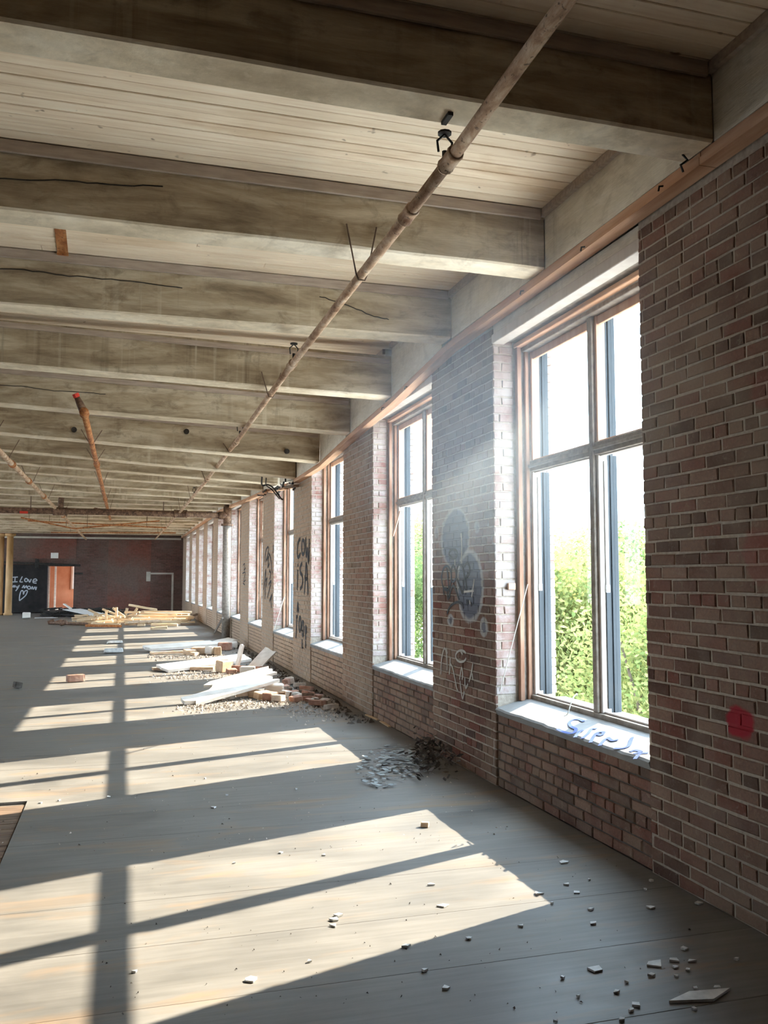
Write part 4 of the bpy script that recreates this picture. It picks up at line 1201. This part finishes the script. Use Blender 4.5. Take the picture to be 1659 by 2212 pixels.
# dark debris in front of the fire door
m = MB()
for i in range(160):
    px = rr.uniform(85, 240); YY = rr.uniform(37.5, 41.5)
    p = at_depth(px, 1325, YY); L = rr.uniform(.2, .9); an = rr.uniform(-.4, .4)
    m.obox((p.x, YY, rr.uniform(0, .22)), Vector((math.cos(an) * L, math.sin(an) * L, rr.uniform(-.04, .08))), Vector((-math.sin(an) * .15, math.cos(an) * .15, 0)), Vector((0, 0, .04)))
o = m.build('dark_scraps', M['iron']); tag(o, 'heap of charred dark scraps before the back wall', 'scraps', kind='stuff')
p0 = at_depth(155, 1321, 37.2); p1 = at_depth(238, 1331, 35.6); p0.z = .32; p1.z = .05
board('plastic_sheet', M['chip'], p0, p1, .9, .02, 'pale blue-grey sheet lying against the dark heap', 'sheet')
p0 = at_depth(75, 1328, 37.0); p1 = at_depth(125, 1329, 37.0); p0.z = .0; p1.z = .0
board('white_strip', M['chip'], p0, p1, .14, .03, 'thin white strip along the front of the dark heap', 'strip')
p0 = at_depth(138, 1312, 38.0); p1 = at_depth(153, 1318, 37.6); p0.z = .5; p1.z = .32
board('white_stick', M['white_board'], p0, p1, .1, .04, 'short white stick on top of the dark heap', 'stick')
# rusty pipes on the floor left of the pile
a = on_floor(107, 1349); b = on_floor(188, 1352)
fp = empty('floor_pipe', (0, 0, 0)); tag(fp, 'dark rusty pipe with fittings lying left of the lumber pile', 'pipe', 'loose pipes on the floor')
MB().tube([a + Vector((0, 0, .06)), b + Vector((0, 0, .06))], .05, 8).build('pipe_length', M['dark_pipe'], fp)
for t, dz in ((.0, 0), (.22, .1), (.3, .06), (.38, -.3)):
    p = a.lerp(b, t) + Vector((0, dz * 2, .06))
    MB().tube([p + Vector((-.05, 0, 0)), p + Vector((.14, -.3 * t, .06))], .065, 8).build('fitting', M['dark_pipe'], fp)
a = on_floor(160, 1338); b = on_floor(205, 1339)
o = MB().tube([a + Vector((0, 0, .05)), b + Vector((0, 0, .05))], .05, 8).build('floor_pipe', M['dark_pipe']); tag(o, 'straight dark pipe lying behind the one with fittings', 'pipe', 'loose pipes on the floor')
# sticks at the wall foot
a = on_floor(791, 1545); b = on_floor(816, 1556)
board('thin_lath', M['raw_wood'], a, b, .03, .012, 'thin pale lath at the wall foot, farther of two', 'lath', 'two laths at the foot of the wall')
a = on_floor(822, 1559); b = on_floor(842, 1571)
board('thin_lath', M['raw_wood'], a, b, .03, .012, 'thin pale lath at the wall foot, nearer of two', 'lath', 'two laths at the foot of the wall')

# pale chips on the near floor: (crop x, crop y, size)
chips = [(695, 576, 6), (710, 682, 4), (575, 725, 5), (757, 718, 4), (495, 877, 3), (835, 865, 4), (850, 1085, 7), (1120, 1055, 8), (1215, 1038, 5), (1110, 1110, 3), (1035, 1250, 4), (1015, 1275, 3), (995, 1142, 2),
         (945, 1190, 2.4), (970, 1320, 3), (1345, 1208, 13), (1265, 985, 4), (140, 1172, 4), (35, 1087, 3), (640, 770, 2), (1105, 790, 5), (815, 660, 2), (1110, 663, 3), (1295, 1042, 4), (1220, 1070, 3), (1280, 1085, 3),
         (1225, 1112, 2), (1315, 1172, 2.4), (1420, 1170, 3), (247, 937, 3), (125, 780, 6), (68, 682, 4), (820, 798, 3), (1330, 770, 5), (1080, 705, 2), (660, 1330, 2), (690, 1122, 2), (765, 1210, 2), (1310, 1270, 2), (1510, 1035, 3)]
chips = [(900 + a * .4575, 1600 + b * .4575, s) for a, b, s in chips]
chips += [(a, b, s) for a, b, s in ((723, 1988, 5), (720, 2000, 4), (730, 1978, 4), (606, 1843, 3), (540, 2118, 5), (878, 2045, 4), (460, 1745, 4), (490, 1718, 3), (443, 1682, 2.5), (235, 1722, 2.5), (128, 1730, 2.5), (87, 1735, 2.5), (700, 1848, 2.5), (668, 2078, 2.5), (290, 2100, 2.5), (505, 1865, 2), (640, 1705, 2))]
rr = random.Random(17)
for i, (px, py, s) in enumerate(chips):
    c = on_floor(px, py)
    s = s * .0052
    n = rr.choice((3, 4, 4, 5)); a0 = rr.uniform(0, 6.28)
    el_ = 1.9 if s > .05 else 1.0
    top = [Vector((math.cos(a0 + 6.28 * k / n) * s * el_ * rr.uniform(.6, 1.2), math.sin(a0 + 6.28 * k / n) * s * rr.uniform(.45, 1.0), .007 + rr.uniform(-.002, .003))) for k in range(n)]
    vs = top + [Vector((v.x, v.y, 0)) for v in top]
    fs = [tuple(range(n)), tuple(range(2 * n - 1, n - 1, -1))] + [(k, (k + 1) % n, n + (k + 1) % n, n + k) for k in range(n)]
    o = MB().add(vs, fs).build('plaster_chip', M['chip']); o.location = c
    sunlit = (px < 760 and py > 1800)
    cx_, cy_ = round((px - 900) / .4575), round((py - 1600) / .4575)
    special = {(1345, 1208): 'longest pale sliver, in the dark corner by the wall', (850, 1085): 'white triangular flake on the dark near floor', (1120, 1055): 'large blue-grey glass sliver on the dark near floor',
               (695, 576): 'pale oblong flake nearest to the wall under the window', (125, 780): 'largest cream flake in the nearest sun patch', (68, 682): 'cream flake above the largest one in the sun patch',
               (140, 1172): 'lone grey flake on the near floor below the sun patch', (575, 725): 'pale pointed flake right beside the tip of the sun patch', (710, 682): 'thin pale flake between the sun patch tip and the wall'}
    if (cx_, cy_) in special:
        tag(o, special[(cx_, cy_)], 'chip', 'pale flakes on the near floor by the wall')
        continue
    tag(o, 'small pale flake lying on the left half of the near floor' if px < 900 else 'small pale flake scattered on the dark near floor below the window wall', 'chip', 'pale flakes on the left near floor' if px < 900 else 'pale flakes on the near floor by the wall')
# crumbs too many to count
m = MB(); rr = random.Random(23)
def crumb(p, s):
    if p.x > 2.6: return
    vs = [p + Vector((rr.uniform(-s, s), rr.uniform(-s, s), 0)) for _ in range(3)] + [p + Vector((0, 0, s * rr.uniform(.4, 1.1)))]
    m.add(vs, [(0, 1, 2), (0, 3, 1), (1, 3, 2), (2, 3, 0)])
for i in range(900):
    t = rr.random()
    crumb(F(390 + 250 * t + rr.gauss(0, 12), 1530 - 14 * t + rr.gauss(0, 7)), rr.uniform(.006, .03))
for i in range(450):
    t = rr.random(); crumb(F(330 + 240 * t + rr.gauss(0, 8), 1462 - 4 * t + rr.gauss(0, 5)), rr.uniform(.01, .035))
for i in range(350):
    t = rr.random(); crumb(F(320 + 180 * t, 1420 + rr.gauss(0, 3)), rr.uniform(.012, .04))
for i in range(700):
    px = rr.uniform(600, 730); crumb(F(px, 1520 + (px - 640) * .12 + rr.gauss(0, 14)), rr.uniform(.006, .03))
for i in range(500):
    crumb(F(rr.uniform(0, 1100), 1340 + 500 * rr.random() ** .8), rr.uniform(.003, .010))
o = m.build('rubble_crumbs', M['crumb']); tag(o, 'fine crumbs of plaster and brick strewn around the heaps', 'crumbs', kind='stuff')
m = MB()
for i in range(260):
    px = rr.uniform(200, 1500); py = rr.uniform(1540, 2200); p = F(px, py)
    if p.x < 2.6: crumb(p, rr.uniform(.003, .008))
o = m.build('dirt_specks', M['dirt']); tag(o, 'dark specks of dirt scattered over the near floor', 'dirt', kind='stuff')
# heap of peeled paint flakes by the wall
m = MB()
for i in range(230):
    a = rr.uniform(0, 6.28); r = rr.random() ** .7 * 1.15
    px = 850 + 68 * r * math.cos(a) + rr.uniform(-4, 4); py = 1655 + 42 * r * math.sin(a) - (px - 850) * .15
    p = F(px, py); p.z = .004 + .012 * rr.random()
    if p.x > 2.6: continue
    s = rr.uniform(.01, .034); n = rr.choice((4, 5, 6)); a0 = rr.uniform(0, 6.28)
    tx, ty = rr.uniform(-.25, .25), rr.uniform(-.25, .25)
    top = []
    for k in range(n):
        dx = math.cos(a0 + 6.28 * k / n) * s * rr.uniform(.6, 1.3); dy = math.sin(a0 + 6.28 * k / n) * s * rr.uniform(.5, 1.1)
        top.append(p + Vector((dx, dy, dx * tx + dy * ty + .006)))
    vs = top + [v - Vector((0, 0, .002)) for v in top]
    m.add(vs, [tuple(range(n)), tuple(range(2 * n - 1, n - 1, -1))] + [(k, (k + 1) % n, n + (k + 1) % n, n + k) for k in range(n)])
o = m.build('paint_flakes', M['flake']); tag(o, 'patch of peeled grey paint flakes on the floor before the graffiti pier', 'paint flakes', kind='stuff')
m = MB()
for i in range(700):
    t = rr.random()
    p = F(900 + 90 * rr.random() + rr.gauss(0, 8), 1640 + rr.gauss(0, 18))
    if p.x > 2.66: continue
    hgt = max(0, .16 * (1 - (2.66 - p.x) / .6)) * rr.random()
    s = rr.uniform(.01, .04)
    d = Vector((rr.uniform(-1, 1), rr.uniform(-1, 1), rr.uniform(-.5, .8))) * s; e = Vector((rr.uniform(-1, 1), rr.uniform(-1, 1), rr.uniform(-.3, .6))) * s
    p.z = hgt + .01
    m.obox(p, d, e, Vector((0, 0, .003)))
o = m.build('litter_heap', M['dirt']); tag(o, 'small dark heap of litter and dead leaves against the graffiti pier', 'litter', kind='stuff')
# dark rubbish along the wall foot
m = MB()
for i in range(900):
    yy = 9.2 + 12 * rr.random(); x = 2.66 - abs(rr.gauss(0, .16)); s = rr.uniform(.01, .05)
    p = Vector((x, yy, 0)); crumb(p, s)
o = m.build('wall_foot_dirt', M['dirt']); tag(o, 'dark dirt gathered along the foot of the window wall', 'dirt', kind='stuff')

# ------------------------------------------------------------------ outside: ground, trees
GZ = -9.0
o = MB().box(-260, 260, -120, 300, GZ - 1, GZ).build('ground', M['bounce_yard']); tag(o, 'unseen yard far below the windows, made pale to bounce light indoors', 'ground', kind='structure')
def tree_mesh(seed, leafm, n, H, Rr):
    rt = random.Random(seed)
    lumps = []
    for i in range(26):
        t = rt.random() ** .8
        z = H * (.22 + .74 * t); r = Rr * (1 - .75 * max(0, t - .35)) * math.sqrt(rt.random()); a = rt.uniform(0, 6.28)
        lumps.append((Vector((math.cos(a) * r, math.sin(a) * r, z)), Rr * rt.uniform(.28, .5)))
    m = MB()
    for i in range(n):
        c, lr = lumps[i % len(lumps)]
        d = Vector((rt.gauss(0, 1), rt.gauss(0, 1), rt.gauss(0, 1))).normalized()
        p = c + d * lr * (rt.random() ** .4)
        u = Vector((rt.gauss(0, 1), rt.gauss(0, 1), rt.gauss(0, 1))).normalized(); v = u.orthogonal().normalized()
        s = rt.uniform(.05, .11)
        m.add([p - u * s, p + v * s * .55, p + u * s, p - v * s * .55 + d * s * .2], [(0, 1, 2), (0, 2, 3)])
    me = D.meshes.new('foliage')
    me.from_pydata(m.v, [], m.f); me.materials.append(leafm); me.update()
    tm = MB().tube([(0, 0, 0), (.1, 0, H * .35), (0, .1, H * .8)], [.28, .18, .05], 8)
    for c, lr in lumps[:8]:
        tm.tube([(0, 0, c.z * .55), c], [.08, .02], 5)
    return me, tm.mesh('trunk', M['bark'])
protos = [tree_mesh(1, M['leaf_green'], 15000, 10.5, 3.4), tree_mesh(2, M['leaf_lime'], 15000, 9.5, 3.2), tree_mesh(3, M['leaf_gold'], 12000, 10, 2.8)]
rt2 = random.Random(19)
spots = []
for row, (d, n, a0, a1) in enumerate(((23, 3, 25, 38), (31, 4, 23, 37), (42, 6, 16, 37), (60, 7, 13, 36))):
    for i in range(n):
        an = math.radians(a0 + (a1 - a0) * (i + .5) / n + rt2.uniform(-.8, .8))
        spots.append((row, i, n, d * math.sin(an) + (3 if row == 0 else 0), d * math.cos(an)))
rows_n = ['front row', 'second row', 'third row', 'back row']
for row, i, n, x, yv in spots:
    pi = rt2.choice((0, 0, 1, 1, 2) if row >= 2 else (0, 1, 1))
    root = empty('tree', (x, yv, GZ))
    topz = (.2, 1.4, 2.9, 4.4)[row]
    root.scale = [(topz - GZ) / 10.2 * rt2.uniform(.92, 1.03) * (1.15 if pi == 1 else 1)] * 3
    root.rotation_euler.z = rt2.uniform(0, 6.28)
    kind = ['dark green leafy tree', 'bright lime green tree', 'golden autumn tree'][pi]
    ordn = ['leftmost', 'second from left', 'third from left', 'fourth from left', 'fifth from left', 'sixth from left', 'seventh from left'][i] if i < n - 1 else 'rightmost'
    tag(root, '%s, %s of the %s outside the windows' % (kind, ordn, rows_n[row]), 'tree', 'trees outside the windows')
    for nm, me in zip(('foliage', 'trunk'), protos[pi]):
        ob = D.objects.new(nm, me); C.objects.link(ob); ob.parent = root

# ------------------------------------------------------------------ haze volume added to echo lens flare
HAZE = 0.24
hm = D.materials.new('flare_haze'); hm.use_nodes = True
t = hm.node_tree; t.nodes.clear()
ov = t.nodes.new('ShaderNodeOutputMaterial'); vs_ = t.nodes.new('ShaderNodeVolumeScatter')
vs_.inputs['Color'].default_value = (.66, .83, 1, 1); vs_.inputs['Anisotropy'].default_value = .2
tc = t.nodes.new('ShaderNodeTexCoord'); ln = t.nodes.new('ShaderNodeVectorMath'); ln.operation = 'LENGTH'
mr = t.nodes.new('ShaderNodeMapRange'); mr.interpolation_type = 'SMOOTHSTEP'
mr.inputs[1].default_value = 1.0; mr.inputs[2].default_value = .15; mr.inputs[3].default_value = 0; mr.inputs[4].default_value = HAZE
t.links.new(tc.outputs['Object'], ln.inputs[0]); t.links.new(ln.outputs['Value'], mr.inputs[0]); t.links.new(mr.outputs[0], vs_.inputs['Density'])
t.links.new(vs_.outputs[0], ov.inputs['Volume'])
bm = bmesh.new(); bmesh.ops.create_icosphere(bm, subdivisions=3, radius=1.0)
me = D.meshes.new('flare_haze'); bm.to_mesh(me); bm.free(); me.materials.append(hm)
hz = D.objects.new('flare_haze', me); C.objects.link(hz)
hz.location = (1.72, 3.9, 2.4); hz.scale = (.93, 1.5, 1.1)
tag(hz, 'thin bluish haze added beside the nearest window to echo lens flare', 'haze', kind='stuff')
